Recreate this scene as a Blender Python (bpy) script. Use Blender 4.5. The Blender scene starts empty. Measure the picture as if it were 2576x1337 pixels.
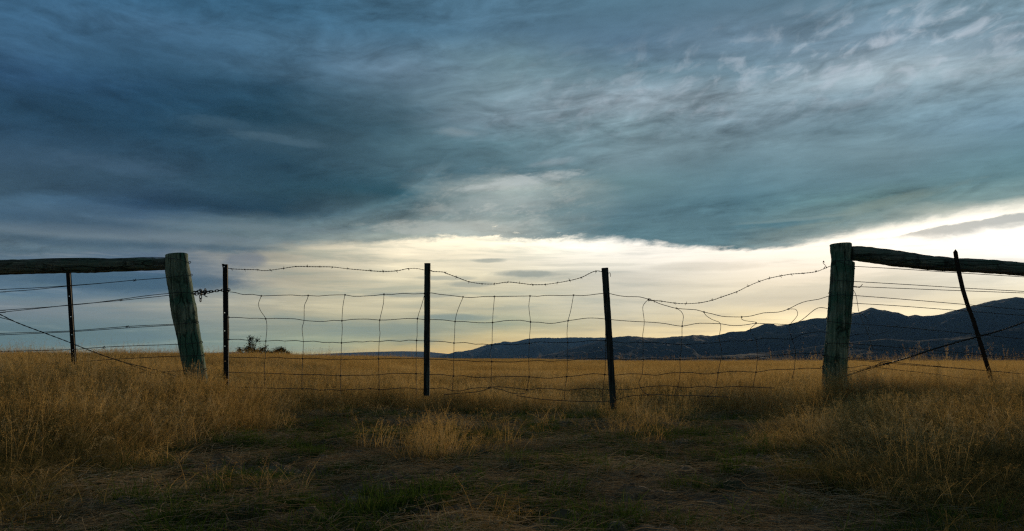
import bpy, bmesh, math, random
import numpy as np
from mathutils import Vector, Matrix
R = math.radians
rng = np.random.default_rng(7)
random.seed(7)
scene = bpy.context.scene
COL = scene.collection

# ------------------------------------------------------------------ camera
F = 2022.0          # focal length in photo units (photo taken as 2576 x 1337)
H = 0.50            # eye height
HY = 898.0          # horizon row
cam_d = bpy.data.cameras.new('camera'); cam = bpy.data.objects.new('camera', cam_d)
COL.objects.link(cam); scene.camera = cam
cam.location = (0, 0, H); cam.rotation_euler = (R(90), 0, 0)
cam_d.sensor_width = 36.0; cam_d.lens = 36.0*F/2576.0
cam_d.shift_y = (HY-668.5)/2576.0
cam_d.clip_start = 0.05; cam_d.clip_end = 30000

# ------------------------------------------------------------------ view
scene.view_settings.view_transform = 'Standard'
scene.view_settings.look = 'None'
scene.view_settings.exposure = 0.0
scene.view_settings.gamma = 1.0
scene.cycles.max_bounces = 8
scene.cycles.diffuse_bounces = 3
scene.cycles.transmission_bounces = 4
scene.cycles.volume_bounces = 1
scene.cycles.sample_clamp_indirect = 1.5
scene.cycles.sample_clamp_direct = 4
scene.cycles.use_denoising = False
scene.cycles.filter_width = 1.3

# ------------------------------------------------------------------ sun
SUN_AZ, SUN_EL = R(19), R(7)
sun_d = bpy.data.lights.new('sun', 'SUN'); sun_d.energy = 2.2; sun_d.angle = R(10); sun_d.color = (1.0, 0.78, 0.5)
sun = bpy.data.objects.new('sun', sun_d); COL.objects.link(sun)
sd = Vector((math.sin(SUN_AZ)*math.cos(SUN_EL), math.cos(SUN_AZ)*math.cos(SUN_EL), math.sin(SUN_EL)))
sun.rotation_euler = sd.to_track_quat('Z', 'Y').to_euler()

# ------------------------------------------------------------------ node helpers
class NT:
    def __init__(s, nt): s.nt = nt
    def n(s, t, **kw):
        nd = s.nt.nodes.new(t)
        for k, v in kw.items(): setattr(nd, k, v)
        return nd
    def put(s, sock, v):
        if v is None: return
        if hasattr(v, 'links') or isinstance(v, bpy.types.NodeSocket): s.nt.links.new(v, sock)
        else:
            if isinstance(v, (tuple, list)) and len(v) == 3 and sock.type == 'RGBA': v = tuple(v)+(1,)
            sock.default_value = v
    def m(s, op, a, b=None, c=None, clamp=False):
        nd = s.n('ShaderNodeMath', operation=op, use_clamp=clamp)
        s.put(nd.inputs[0], a); s.put(nd.inputs[1], b); s.put(nd.inputs[2], c)
        return nd.outputs[0]
    def vm(s, op, a, b=None, scale=None):
        nd = s.n('ShaderNodeVectorMath', operation=op)
        s.put(nd.inputs[0], a); s.put(nd.inputs[1], b)
        if scale is not None: s.put(nd.inputs[3], scale)
        return nd.outputs[0]
    def mr(s, v, a, b, c=0.0, d=1.0, smooth=False):
        nd = s.n('ShaderNodeMapRange', interpolation_type='SMOOTHSTEP' if smooth else 'LINEAR')
        for i, x in enumerate((v, a, b, c, d)): s.put(nd.inputs[i], x)
        return nd.outputs[0]
    def mix(s, f, a, b, blend='MIX'):
        nd = s.n('ShaderNodeMix', data_type='RGBA', blend_type=blend)
        s.put(nd.inputs[0], f); s.put(nd.inputs[6], a); s.put(nd.inputs[7], b)
        return nd.outputs[2]
    def xyz(s, x, y, z):
        nd = s.n('ShaderNodeCombineXYZ'); s.put(nd.inputs[0], x); s.put(nd.inputs[1], y); s.put(nd.inputs[2], z)
        return nd.outputs[0]
    def sep(s, v):
        nd = s.n('ShaderNodeSeparateXYZ'); s.put(nd.inputs[0], v); return nd.outputs
    def noise(s, vec, scale=5, detail=4, rough=.5, dist=0, lac=2.0, out=0):
        nd = s.n('ShaderNodeTexNoise'); s.put(nd.inputs['Vector'], vec)
        nd.inputs['Scale'].default_value = scale; nd.inputs['Detail'].default_value = detail
        nd.inputs['Roughness'].default_value = rough; nd.inputs['Distortion'].default_value = dist
        nd.inputs['Lacunarity'].default_value = lac
        return nd.outputs[out]
    def ramp(s, v, stops, interp='LINEAR'):
        nd = s.n('ShaderNodeValToRGB'); cr = nd.color_ramp; cr.interpolation = interp
        stops = sorted(stops, key=lambda t: t[0])
        while len(cr.elements) < len(stops): cr.elements.new(0.5)
        for e, (p, c) in zip(cr.elements, stops):
            e.position = min(max(p, 0), 1); e.color = tuple(c)+(1,) if len(c) == 3 else c
        s.put(nd.inputs[0], v)
        return nd.outputs[0]
    def curve(s, v, pts):
        nd = s.n('ShaderNodeFloatCurve'); c = nd.mapping.curves[0]
        nd.mapping.use_clip = True
        pts = sorted(pts)
        while len(c.points) < len(pts): c.points.new(0.5, 0.5)
        for p, (x, y) in zip(c.points, pts): p.location = (x, y)
        nd.mapping.update()
        s.put(nd.inputs[1], v)
        return nd.outputs[0]

def lin(hexs):
    hexs = hexs.lstrip('#'); o = []
    for i in (0, 2, 4):
        c = int(hexs[i:i+2], 16)/255.0
        o.append(c/12.92 if c <= .04045 else ((c+.055)/1.055)**2.4)
    return tuple(o)

# ------------------------------------------------------------------ sky (world): cloud deck over a bright gap at the horizon
AZM, ELM = 0.567, 0.45
def p2ae(px, py):
    u = (px-1288)/F; v = (HY-py)/F
    return math.atan(u), math.atan(v/math.sqrt(1+u*u))
def p2n(px, py):
    a, e = p2ae(px, py); return (a+AZM)/(2*AZM), e/ELM
world = bpy.data.worlds.new('World'); scene.world = world; world.use_nodes = True
world.node_tree.nodes.clear()
W = NT(world.node_tree)
tc = W.n('ShaderNodeTexCoord')
dirv = W.vm('NORMALIZE', tc.outputs['Generated'])
sx, sy, sz = W.sep(dirv)
az = W.m('ARCTAN2', sx, sy)
el = W.m('ARCSINE', sz)
# cloud-plane coordinates: streaks run to a vanishing point far left
zc = W.m('ADD', W.m('MAXIMUM', sz, 0.0), 0.07)
plx, ply = W.m('DIVIDE', sx, zc), W.m('DIVIDE', sy, zc)
ang = R(58)
ps = W.m('ADD', W.m('MULTIPLY', plx, -math.sin(ang)), W.m('MULTIPLY', ply, math.cos(ang)))
pt = W.m('ADD', W.m('MULTIPLY', plx, math.cos(ang)), W.m('MULTIPLY', ply, math.sin(ang)))
P1 = W.xyz(W.m('MULTIPLY', ps, 0.6), pt, 0.0)
P2 = W.xyz(W.m('MULTIPLY', ps, 0.6), pt, 3.7)
big = W.noise(P1, 0.8, 5, .55, .4)
# warps
wv = W.noise(W.vm('MULTIPLY', dirv, (3, 3, 11)), 1.5, 8, .66, .3, out=1)
wsep = W.n('ShaderNodeSeparateColor'); W.put(wsep.inputs[0], wv)
wa = W.m('SUBTRACT', wsep.outputs[0], .5); wb = W.m('SUBTRACT', wsep.outputs[1], .5)
az1 = W.m('MULTIPLY_ADD', wa, 0.16, az)
el1 = W.m('MULTIPLY_ADD', wb, 0.034, el)
azn1 = W.m('DIVIDE', W.m('ADD', az1, AZM), 2*AZM, clamp=True)
eln1 = W.m('DIVIDE', el1, ELM, clamp=True)
azn = W.m('DIVIDE', W.m('ADD', az, AZM), 2*AZM, clamp=True)
eln = W.m('DIVIDE', el, ELM, clamp=True)
colpx = [1288+F*math.tan(-AZM+2*AZM*i/8) for i in range(9)]
A = [
 '0:335a7b,100:34597a,180:2a5075,260:254b69,330:2b4d6a,400:3d5b76,470:405c72,540:3a546b,580:4f6577,600:5c6d7a,640:52697a',
 '0:2f5a7b,60:3b6080,150:2f5675,230:214a6a,330:1f4763,400:31526c,460:35546c,520:233f5a,560:45596c,600:5b6a75,640:4a5f6e',
 '0:315d7d,100:3f6583,170:3f617c,220:23475f,300:20485f,345:3a5a6f,400:274c63,480:2a5063,535:1f4358,560:56676f,590:66757a,620:7e8685',
 '0:3c6582,80:3b627e,170:566f85,240:4a6577,330:3b5b6c,420:406070,480:25505f,540:56696f,575:6e7e80,600:a5a99f',
 '0:446a85,80:486b85,160:5f7b8a,220:6b8290,300:6c808f,360:54727f,440:4d6a76,470:a5acaa,530:7b8d8f,590:b3b5ae',
 '0:48708a,100:4a6b87,190:5b7788,260:8594a3,320:6e8794,400:6b838f,460:607f88,540:507280,600:5a7b83',
 '0:4f7590,100:5d7992,180:617f93,240:7f93a3,300:71899a,360:6c8796,430:5c8090,500:4c7889,560:527682,620:5e7f87',
 '0:5b7f97,100:6d88a0,180:9aabba,240:748ea0,310:678799,380:6d8c9b,450:5d8290,500:5f8487,560:7f9290,590:aab0a6',
 '0:7093a9,100:6e8ba2,150:93a8b8,220:7491a4,300:6288a0,380:5b8797,440:5b8590,490:7c9798,520:dcd9c8']
B = [
 '620:5f7079,680:52697a,740:5d7682,780:8b9290,820:6f8584,860:6c8680,898:7d8b7d',
 '620:5c6c78,700:43607a,740:5c6f78,765:98998a,790:8c9288,820:7d8f87,860:758b83,898:8a9482',
 '620:9a9a90,660:a6a498,700:a6a394,740:b2ae9a,780:aeaa92,820:9ca18e,860:93a18c,898:a9a988',
 '620:f3ecdb,660:e6e0cd,700:d2cdb8,740:c4bfa8,780:bbb69c,820:a8ab93,850:a3a98f,875:c0b483,898:d8b26e',
 '600:f0ebdd,660:cfccc0,720:c5c2ae,780:bcb99f,820:9aa68f,860:e3cf95,898:f0cf85',
 '600:f4eedf,650:dedacb,700:c9c7b7,760:c5c2ab,820:c9c19b,860:ecd99e,898:f5dc98',
 '610:f3ede0,650:e6e1d3,700:cfcbba,750:c6c4ad,800:e0d7a9,850:f6e6ac,898:f8e6b0',
 '600:f7f0e0,650:ece6d8,700:dddaca,740:aeb5ae,790:f7efc9,850:fbeebb,898:fbeebb',
 '530:f6f0dd,590:fdf8ea,640:fefaf0,700:fdf5dc,750:faf2cd,800:fbf0c0,898:fbeebb']
def columns(data, xn, yn):
    cur = None
    t8 = W.m('MULTIPLY', xn, 8.0)
    for i, line in enumerate(data):
        stops = []
        for it in line.split(','):
            py, hx = it.split(':')
            stops.append((p2n(colpx[i], float(py))[1], lin(hx)))
        c = W.ramp(yn, stops, 'EASE' if False else 'LINEAR')
        cur = c if cur is None else W.mix(W.mr(t8, float(i-1), float(i)), cur, c)
    return cur
colA = columns(A, azn1, eln1)
elB = W.m('MULTIPLY_ADD', wb, 0.02, el)
colB = columns(B, azn1, W.m('DIVIDE', elB, ELM, clamp=True))
# cloud-deck detail
nA = W.noise(P1, 2.6, 9, .62, .5)
nB = W.noise(P2, 8.0, 9, .68, .5)
nC = W.noise(W.xyz(W.m('MULTIPLY', az, 8.0), W.m('MULTIPLY_ADD', az, W.mr(azn, 0, 1, .5, -5.0), W.m('MULTIPLY', el, 26.0)), 2.2), 1.3, 9, .62, .5)
vary = W.mr(W.noise(P2, 1.7, 3, .5), .40, .60, .35, 1.25, True)
nC = W.m('SUBTRACT', nC, .5); nB = W.m('SUBTRACT', nB, .5)
# rippled underside across the middle of the deck
rn = W.noise(W.xyz(W.m('MULTIPLY', az, 15.0), W.m('MULTIPLY_ADD', az, -4.0, W.m('MULTIPLY', el, 62.0)), 11.3), 1.0, 7, .6, .9)
rz = W.m('MULTIPLY', W.mr(W.m('ABSOLUTE', W.m('SUBTRACT', el, W.m('MULTIPLY_ADD', az, .03, .30))), .01, .11, 1, 0, True), W.mr(az, -.28, -.02, 0, 1, True))
rip = W.m('MULTIPLY', W.m('MULTIPLY', W.m('SUBTRACT', rn, .46), rz), 1.35)
gain = W.m('MULTIPLY_ADD', W.m('ADD', W.m('MULTIPLY', nB, .9), W.m('MULTIPLY', nC, 1.25)), vary, W.m('ADD', W.m('MULTIPLY_ADD', nA, 0.8, 0.64), rip))
colA = W.vm('SCALE', colA, scale=gain)
hs = W.n('ShaderNodeHueSaturation'); W.put(hs.inputs['Saturation'], W.mr(azn, .2, .9, .95, .80)); W.put(hs.inputs['Color'], colA)
colA = W.vm('MULTIPLY', hs.outputs[0], (1.0, 1.05, 1.0))
fib = W.noise(W.xyz(W.m('MULTIPLY', az, 24.0), W.m('MULTIPLY_ADD', az, -11.0, W.m('MULTIPLY', el, 66.0)), 4.4), 1.0, 10, .72, .15)
# the dark mass on the left with its crisp base
mb_ = W.curve(azn, [p2n(*p) for p in [(0, 505), (150, 498), (300, 516), (500, 537), (700, 546), (850, 538), (950, 512), (1040, 465), (1100, 420), (1150, 380), (1400, 380), (2576, 380)]])
mt_ = W.curve(azn, [p2n(*p) for p in [(0, 100), (300, 145), (560, 172), (760, 198), (900, 232), (1030, 272), (1100, 325), (1150, 378), (1400, 380), (2576, 380)]])
jn = W.noise(W.xyz(W.m('MULTIPLY', az, 9.0), W.m('MULTIPLY_ADD', az, 3.0, W.m('MULTIPLY', el, 40.0)), 7.7), 1.0, 9, .66, .4)
jj = W.m('SUBTRACT', jn, .5)
db = W.m('MULTIPLY_ADD', jj, .022, W.m('MULTIPLY', W.m('SUBTRACT', W.m('MULTIPLY_ADD', wb, .02, eln), mb_), ELM))
dt = W.m('MULTIPLY_ADD', W.m('ADD', jj, W.m('MULTIPLY', nB, .8)), .16, W.m('MULTIPLY', W.m('SUBTRACT', mt_, eln), ELM))
mass = W.m('MULTIPLY', W.mr(db, -.001, .010, 0, 1, True), W.m('MULTIPLY', W.mr(dt, -.025, .055, 0, 1, True), W.mr(azn1, .30, .47, 1, .0, True)))
under = W.m('MULTIPLY', W.m('MULTIPLY', W.mr(db, .002, -.003, 0, 1, True), W.mr(db, -.035, -.002, 0, 1)), W.mr(azn, .40, .46, 1, 0, True))
colA = W.vm('SCALE', colA, scale=W.m('MULTIPLY', W.m('MULTIPLY', W.mr(mass, 0, 1, 1.06, .70), W.mr(azn, .5, .95, 1.0, .88)), W.mr(under, 0, 1, 1, 1.22)))
def alens(px, py, w, h, strength, col, slope=0.0, fuzz=1.0):
    global colA
    a0, e0 = p2ae(px, py)
    da = W.m('DIVIDE', W.m('SUBTRACT', W.m('MULTIPLY_ADD', wa, .06, az), a0), w/F)
    de = W.m('DIVIDE', W.m('SUBTRACT', W.m('SUBTRACT', W.m('MULTIPLY_ADD', wb, .012, el), e0), W.m('MULTIPLY', W.m('SUBTRACT', az, a0), slope)), h/F)
    d = W.m('ADD', W.m('MULTIPLY', da, da), W.m('MULTIPLY', de, de))
    k = W.mr(W.m('MULTIPLY_ADD', W.m('ADD', jj, W.m('SUBTRACT', fib, .5)), 3.0*fuzz, d), -.3, 1.5, strength, 0, True)
    colA = W.mix(k, colA, lin(col))
alens(300, 592, 420, 17, .75, '72828c', 0, .6)
alens(700, 575, 330, 10, .35, '75848a', 0, .6)
alens(430, 623, 460, 13, .75, '435b6c', 0, .5)
alens(130, 560, 260, 20, .5, '3b5569', 0, .5)
alens(700, 352, 130, 12, .4, '557080', -.08)
alens(560, 312, 80, 14, .25, '4f6c7e')
alens(260, 412, 150, 24, .3, '506c84', -.02)
alens(1155, 333, 50, 12, .4, '97a3a8')
# lumpy bright band running up to the right
bandc = W.m('SUBTRACT', el, W.m('MULTIPLY_ADD', az, 0.07, 0.305))
band = W.m('MULTIPLY', W.mr(W.m('ABSOLUTE', bandc), 0.0, 0.075, 1, 0, True), W.mr(az, -0.1, 0.45, 0, 1, False))
lump = W.noise(W.xyz(W.m('MULTIPLY', az, 30.0), W.m('MULTIPLY_ADD', az, -14.0, W.m('MULTIPLY', el, 54.0)), 9.1), 1.0, 5, .55, .5)
lumpm = W.m('MULTIPLY', band, W.mr(lump, .46, .70, 0, 1, True))
colA = W.mix(W.m('MULTIPLY', lumpm, .65), colA, lin('c3ced9'))
# fibrous pale patch over the centre of the gap
patch = W.m('MULTIPLY', W.mr(W.m('ABSOLUTE', W.m('SUBTRACT', az, -0.01)), 0, .16, 1, 0, True), W.mr(W.m('ABSOLUTE', W.m('SUBTRACT', el, .185)), 0, .06, 1, 0, True))
colA = W.mix(W.m('MULTIPLY', patch, W.mr(fib, .44, .68, 0, .7, True)), colA, lin('c9ccc4'))
alens(1305, 458, 170, 15, .6, 'ccd2cf', .14, 1.5)
alens(1250, 520, 170, 26, .5, 'a9b1ae', .05, 1.4)
alens(1120, 575, 190, 18, .6, 'c9cbc0', 0, 1.3)
alens(1400, 408, 60, 12, .45, 'a9b4ba', .1)
alens(2180, 527, 230, 14, .35, '93a092', .22, 1.2)
alens(1990, 560, 120, 9, .5, '3f7383', .03)
alens(2020, 551, 130, 4, .4, '8fa3a0', .02)
alens(1640, 592, 330, 26, .35, '557985', 0, .5)
# streaky lenses in the gap
sB = W.noise(W.xyz(W.m('MULTIPLY', az, 6.0), W.m('MULTIPLY', el, 80.0), 0.3), 1.0, 8, .62, .35)
sBl = W.noise(W.xyz(W.m('MULTIPLY', az, 3.0), W.m('MULTIPLY', el, 22.0), 5.3), 1.0, 4, .5, .3)
leftw = W.mr(azn, .0, .8, 1, .6)
dk = W.m('MULTIPLY', W.mr(sB, .49, .66, 0, .48, True), leftw)
colB = W.mix(dk, colB, lin('758a88'))
lt = W.m('MULTIPLY', W.mr(sB, .50, .36, 0, .75, True), W.m('MULTIPLY', leftw, W.mr(azn, .55, .9, 1, .3)))
colB = W.mix(lt, colB, W.vm('ADD', W.vm('SCALE', colB, scale=1.15), (.09, .075, .045)))
colB = W.vm('MULTIPLY', W.vm('SCALE', colB, scale=W.m('MULTIPLY', W.mr(sBl, .3, .7, .93, 1.36), W.m('MULTIPLY_ADD', W.mr(azn, .3, .5, 0, .22), W.mr(el, .07, .12, 0, 1), 1.0))), (1.0, 1.0, 1.05))
colB = W.mix(W.m('MULTIPLY', W.mr(azn, .12, .3, 0, 1, True), W.mr(azn, .45, .65, 1, 0, True)), colB, W.vm('MULTIPLY', colB, (1.16, 1.08, .88)))
def lens(px, py, w, h, strength, col='84918c', slope=0.0):
    global colB
    a0, e0 = p2ae(px, py)
    da = W.m('DIVIDE', W.m('SUBTRACT', W.m('MULTIPLY_ADD', wa, .05, az), a0), w/F)
    de = W.m('DIVIDE', W.m('SUBTRACT', W.m('SUBTRACT', W.m('MULTIPLY_ADD', wb, .012, el), e0), W.m('MULTIPLY', W.m('SUBTRACT', az, a0), slope)), h/F)
    d = W.m('ADD', W.m('MULTIPLY', da, da), W.m('MULTIPLY', de, de))
    k = W.mr(W.m('MULTIPLY_ADD', W.m('SUBTRACT', fib, .5), 1.2, d), 0.15, 1.1, strength, 0, True)
    colB = W.mix(k, colB, lin(col))
lens(1235, 657, 55, 7, .55)
lens(1335, 691, 110, 10, .75)
lens(1500, 668, 160, 5, .2)
lens(1130, 702, 90, 7, .5)
lens(1190, 716, 80, 9, .55)
lens(1150, 800, 110, 12, .7, '82978f')
lens(990, 830, 330, 22, .35, '87998e')
lens(1030, 858, 90, 6, .5, '95a08a')
lens(1050, 742, 140, 8, .5)
lens(620, 655, 60, 24, .7, '737c86')
lens(500, 690, 130, 45, .5, '4f6576')
lens(330, 706, 300, 26, .75, '3e5a6c')
lens(2150, 730, 420, 28, .5, 'a3aeaa', .05)
lens(1780, 672, 170, 14, .35, 'a9aba3')
lens(2420, 760, 110, 12, .3, 'd5cdb4')
# edge between deck and gap
edge = W.curve(azn, [p2n(*p) for p in [(0, 642), (150, 640), (300, 632), (470, 635), (600, 636), (740, 622), (850, 614), (1000, 608), (1130, 598), (1230, 592), (1330, 604), (1480, 608), (1550, 607), (1640, 618), (1750, 627), (1900, 630), (2000, 621), (2100, 602), (2200, 583), (2350, 556), (2560, 521), (2576, 519)]])
edge_n = W.noise(W.vm('MULTIPLY', dirv, (16, 16, 60)), 1.0, 7, .62, .6)
ed = W.m('SUBTRACT', W.m('MULTIPLY', eln, ELM), W.m('MULTIPLY', edge, ELM))
amp = W.m('MULTIPLY_ADD', patch, .075, .014)
ed = W.m('ADD', ed, W.m('MULTIPLY', W.m('ADD', W.m('SUBTRACT', edge_n, .5), W.m('SUBTRACT', fib, .5)), amp))
soft = W.m('MULTIPLY', W.mr(sBl, .35, .62, .0015, .010), W.mr(patch, 0, .5, 1, .3))
mask = W.m('MAXIMUM', W.mr(W.m('DIVIDE', ed, soft), -.6, 1.0, 0, 1, True), W.mr(W.m('MULTIPLY', W.m('SUBTRACT', eln, edge), ELM), .006, .014, 0, 1, True))
# silver lining under the deck on the right
rim = W.m('MULTIPLY', W.mr(W.m('ABSOLUTE', ed), 0, .012, 1, 0, True), W.mr(azn, .72, .9, 0, 1, True))
colS = W.mix(mask, colB, colA)
colS = W.mix(W.m('MULTIPLY', rim, .55), colS, (1.05, 1.0, .86))
# grey lens cloud below it
top = W.curve(azn, [p2n(*p) for p in [(0, 620), (1900, 620), (2150, 600), (2250, 586), (2380, 562), (2480, 546), (2560, 539), (2576, 538)]])
bot = W.curve(azn, [p2n(*p) for p in [(0, 620), (1900, 620), (2150, 602), (2250, 606), (2380, 599), (2480, 585), (2560, 575), (2576, 573)]])
j = W.m('MULTIPLY', W.m('SUBTRACT', edge_n, .5), .02)
lm = W.m('MULTIPLY', W.mr(W.m('SUBTRACT', W.m('ADD', W.m('MULTIPLY', W.m('SUBTRACT', top, eln), ELM), j), 0.0), 0.0, .003, 0, 1, True),
         W.mr(W.m('ADD', W.m('MULTIPLY', W.m('SUBTRACT', eln, bot), ELM), j), -.004, .008, 0, 1, True))
lm = W.m('MULTIPLY', lm, W.mr(azn, .80, .86, 0, .85, True))
colS = W.mix(lm, colS, lin('909ca2'))
# behind the viewer: unseen overcast, dimmed here and overhead to darken the ground
back = W.mr(W.m('DIVIDE', sy, W.m('SQRT', W.m('ADD', W.m('MULTIPLY', sx, sx), W.m('MULTIPLY_ADD', sy, sy, 1e-6)))), .35, .8, 0, 1, True)
gen = W.vm('SCALE', (0.075, 0.12, 0.14), scale=W.mr(big, .3, .7, .7, 1.3))
colS = W.vm('SCALE', W.mix(back, gen, colS), scale=W.mr(el, .42, .95, 1, .42))
low = W.mr(el, -.02, -.002, 0, 1)
colS = W.mix(low, (0.05, 0.045, 0.035), colS)
# the clear air itself, only seen faintly through the gap
sky = W.n('ShaderNodeTexSky', sky_type='NISHITA', sun_disc=False, sun_elevation=SUN_EL, sun_rotation=SUN_AZ, altitude=400, air_density=1.0, dust_density=1.0)
gapw = W.m('MULTIPLY', W.m('SUBTRACT', 1.0, mask), W.m('MULTIPLY', back, W.mr(azn, .3, .9, .0, .12)))
tot = W.vm('ADD', W.vm('SCALE', colS, scale=10.0), W.vm('SCALE', sky.outputs[0], scale=gapw))
bg = W.n('ShaderNodeBackground'); W.put(bg.inputs[0], tot); bg.inputs[1].default_value = 0.1
out = W.n('ShaderNodeOutputWorld'); W.nt.links.new(bg.outputs[0], out.inputs[0])
world.cycles.sampling_method = 'MANUAL'; world.cycles.sample_map_resolution = 512

# ------------------------------------------------------------------ object helpers
def tag(o, label=None, cat=None, group=None, kind=None):
    if label: o['label'] = label
    if cat: o['category'] = cat
    if group: o['group'] = group
    if kind: o['kind'] = kind
    return o
def empty(name, loc):
    o = bpy.data.objects.new(name, None); COL.objects.link(o); o.location = loc; o.empty_display_size = .1
    return o
def link(name, me, mat, parent=None, smooth=True, to=None):
    o = bpy.data.objects.new(name, me); (to or COL).objects.link(o)
    if mat: me.materials.append(mat)
    if smooth: me.polygons.foreach_set('use_smooth', [True]*len(me.polygons))
    if parent:
        o.parent = parent
        # a part's own world matrix is already the identity, so only a thing's base offset is undone
        if parent.parent is None: o.matrix_parent_inverse = Matrix.Translation(-parent.location)
    return o
class MB:
    def __init__(s): s.v = []; s.f = []
    def mesh(s, name):
        me = bpy.data.meshes.new(name); me.from_pydata([tuple(p) for p in s.v], [], s.f); me.validate(); me.update()
        return me
    def build(s, name, mat, parent=None, smooth=True): return link(name, s.mesh(name), mat, parent, smooth)
    def tube(s, pts, r, n=6, cap=True, flat=1.0):
        pts = [Vector(p) for p in pts]
        if len(pts) < 2: return s
        rad = r if isinstance(r, (list, tuple)) else [r]*len(pts)
        up = Vector((0, 0, 1)); prev = None; base = len(s.v)
        for i, p in enumerate(pts):
            d = (pts[min(i+1, len(pts)-1)]-pts[max(i-1, 0)])
            if d.length < 1e-9: d = Vector((1, 0, 0))
            d.normalize()
            if prev is None:
                a = d.cross(Vector((0, 1, 0)) if abs(d.y) < .9 else up).normalized()
            else:
                a = (prev-d*prev.dot(d))
                a = a.normalized() if a.length > 1e-6 else d.orthogonal().normalized()
            prev = a; b = d.cross(a)
            for k in range(n):
                t = 2*math.pi*k/n
                s.v.append(p+(a*math.cos(t)+b*math.sin(t)*flat)*rad[i])
        for i in range(len(pts)-1):
            for k in range(n):
                k2 = (k+1) % n
                s.f.append((base+i*n+k, base+i*n+k2, base+(i+1)*n+k2, base+(i+1)*n+k))
        if cap:
            s.f.append(tuple(base+k for k in reversed(range(n))))
            s.f.append(tuple(base+(len(pts)-1)*n+k for k in range(n)))
        return s
def smooth_path(pts, sub=4):
    P = [Vector(p) for p in pts]; o = []
    for i in range(len(P)-1):
        p0 = P[max(i-1, 0)]; p1 = P[i]; p2 = P[i+1]; p3 = P[min(i+2, len(P)-1)]
        for k in range(sub):
            t = k/sub
            o.append(.5*((2*p1)+(p2-p0)*t+(2*p0-5*p1+4*p2-p3)*t*t+(3*p1-p0-3*p2+p3)*t**3))
    o.append(P[-1]); return o
# photo readings -> world points on the fence plane
D = 6.4
MAPS = {'A': (0, 900, .4188), 'B': (800, 940, .4188), 'C': (1560, 940, .4188), 'D': (2240, 940, .4488), 'E': (2880, 860, .4788),
        'L': (580, 920, .4190), 'Q': (3040, 880, .4637), 'K': (700, 1040, .08977), 'S': (860, 1240, .10093)}
def px_of(m, p):
    a, b, s = MAPS[m]; return ((a+p[0]*s)/1.4907, (b+p[1]*s)/1.4907)
def at(x, y, Y=D): return Vector(((x-1288)/F*Y, Y, H+(HY-y)/F*Y))
def wp(m, pts, Y=D):
    """list of readings -> world points; Y a number or a function of the photo x"""
    o = []
    for p in pts:
        x, y = px_of(m, p); yy = Y(x) if callable(Y) else Y
        o.append(at(x, y, yy))
    return o

# ------------------------------------------------------------------ terrain height (vectorised value noise)
def _h(ix, iy, seed):
    n = (ix.astype(np.int64)*374761393+iy.astype(np.int64)*668265263+seed*1442695041) & 0x7fffffff
    n = ((n ^ (n >> 13))*1274126177) & 0x7fffffff
    return ((n ^ (n >> 16)) & 0xffff)/65535.0
def vnoise(x, y, seed=0):
    x = np.asarray(x, float); y = np.asarray(y, float)
    ix = np.floor(x); iy = np.floor(y); fx = x-ix; fy = y-iy
    fx = fx*fx*(3-2*fx); fy = fy*fy*(3-2*fy)
    a = _h(ix, iy, seed); b = _h(ix+1, iy, seed); c = _h(ix, iy+1, seed); d = _h(ix+1, iy+1, seed)
    return (a*(1-fx)+b*fx)*(1-fy)+(c*(1-fx)+d*fx)*fy
def fbm(x, y, seed=0, octv=4, gain=.5):
    s = 0; a = 1; t = 0
    for i in range(octv):
        s = s+a*vnoise(x*2**i+13.1*i, y*2**i-7.7*i, seed+i); t += a; a *= gain
    return s/t
def sstep(x, a, b):
    t = np.clip((np.asarray(x, float)-a)/(b-a), 0, 1); return t*t*(3-2*t)
def xl(y): return -1.25-0.10*y
def xr(y): return 0.50+0.225*y
def track(x, y):     # 1 in the bare gateway, 0 in the long grass
    w = (fbm(np.asarray(x)*1.3, np.asarray(y)*1.3, 40, 4, .6)-.5)*.9
    return sstep(x+w, xl(y)-.32, xl(y)+.18)*(1-sstep(x+w, xr(y)-.2, xr(y)+.45))*(1-sstep(y+w*.5, 6.5+.2*sstep(-np.asarray(x), 0, .8), 7.1+.2*sstep(-np.asarray(x), 0, .8)))
def ghp(x, y):       # smooth ground
    x = np.asarray(x, float); y = np.asarray(y, float)
    z = .10*sstep(-x, 1.6, 4.0)*(1-sstep(y, 20, 60))*1.0+.02*sstep(x, 1.6, 4.0)
    z = z+(fbm(x*.45, y*.45, 3, 3)-.5)*.09*(1-sstep(y, 25, 70))
    z = z+.20*sstep(-x, 1.5, 6)*sstep(y, 6, 14)*(1-sstep(y, 40, 90))-2.5*sstep(y, 55, 130)*sstep(x/np.maximum(y, 1), .0, .3)
    z = z-(fbm(x*.01, y*.01, 9, 2))*1.0*sstep(y, 90, 260)
    z = z-40*sstep(y, 350, 1900)
    return z
def gh(x, y):        # ground with clods near the camera
    x = np.asarray(x, float); y = np.asarray(y, float)
    near = 1-sstep(y, 8, 14)
    cl = fbm(x*11, y*11, 21, 4, .65); cl2 = np.abs(fbm(x*3.5, y*3.5, 25, 3)-.5)
    t = np.clip(track(x, y)+.25, 0, 1)
    c3_ = np.clip(fbm(x*6.5, y*6.5, 33, 3, .6)-.52, 0, 1)
    return ghp(x, y)+near*t*((cl-.5)*.085-cl2*.07+c3_*.16)

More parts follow.
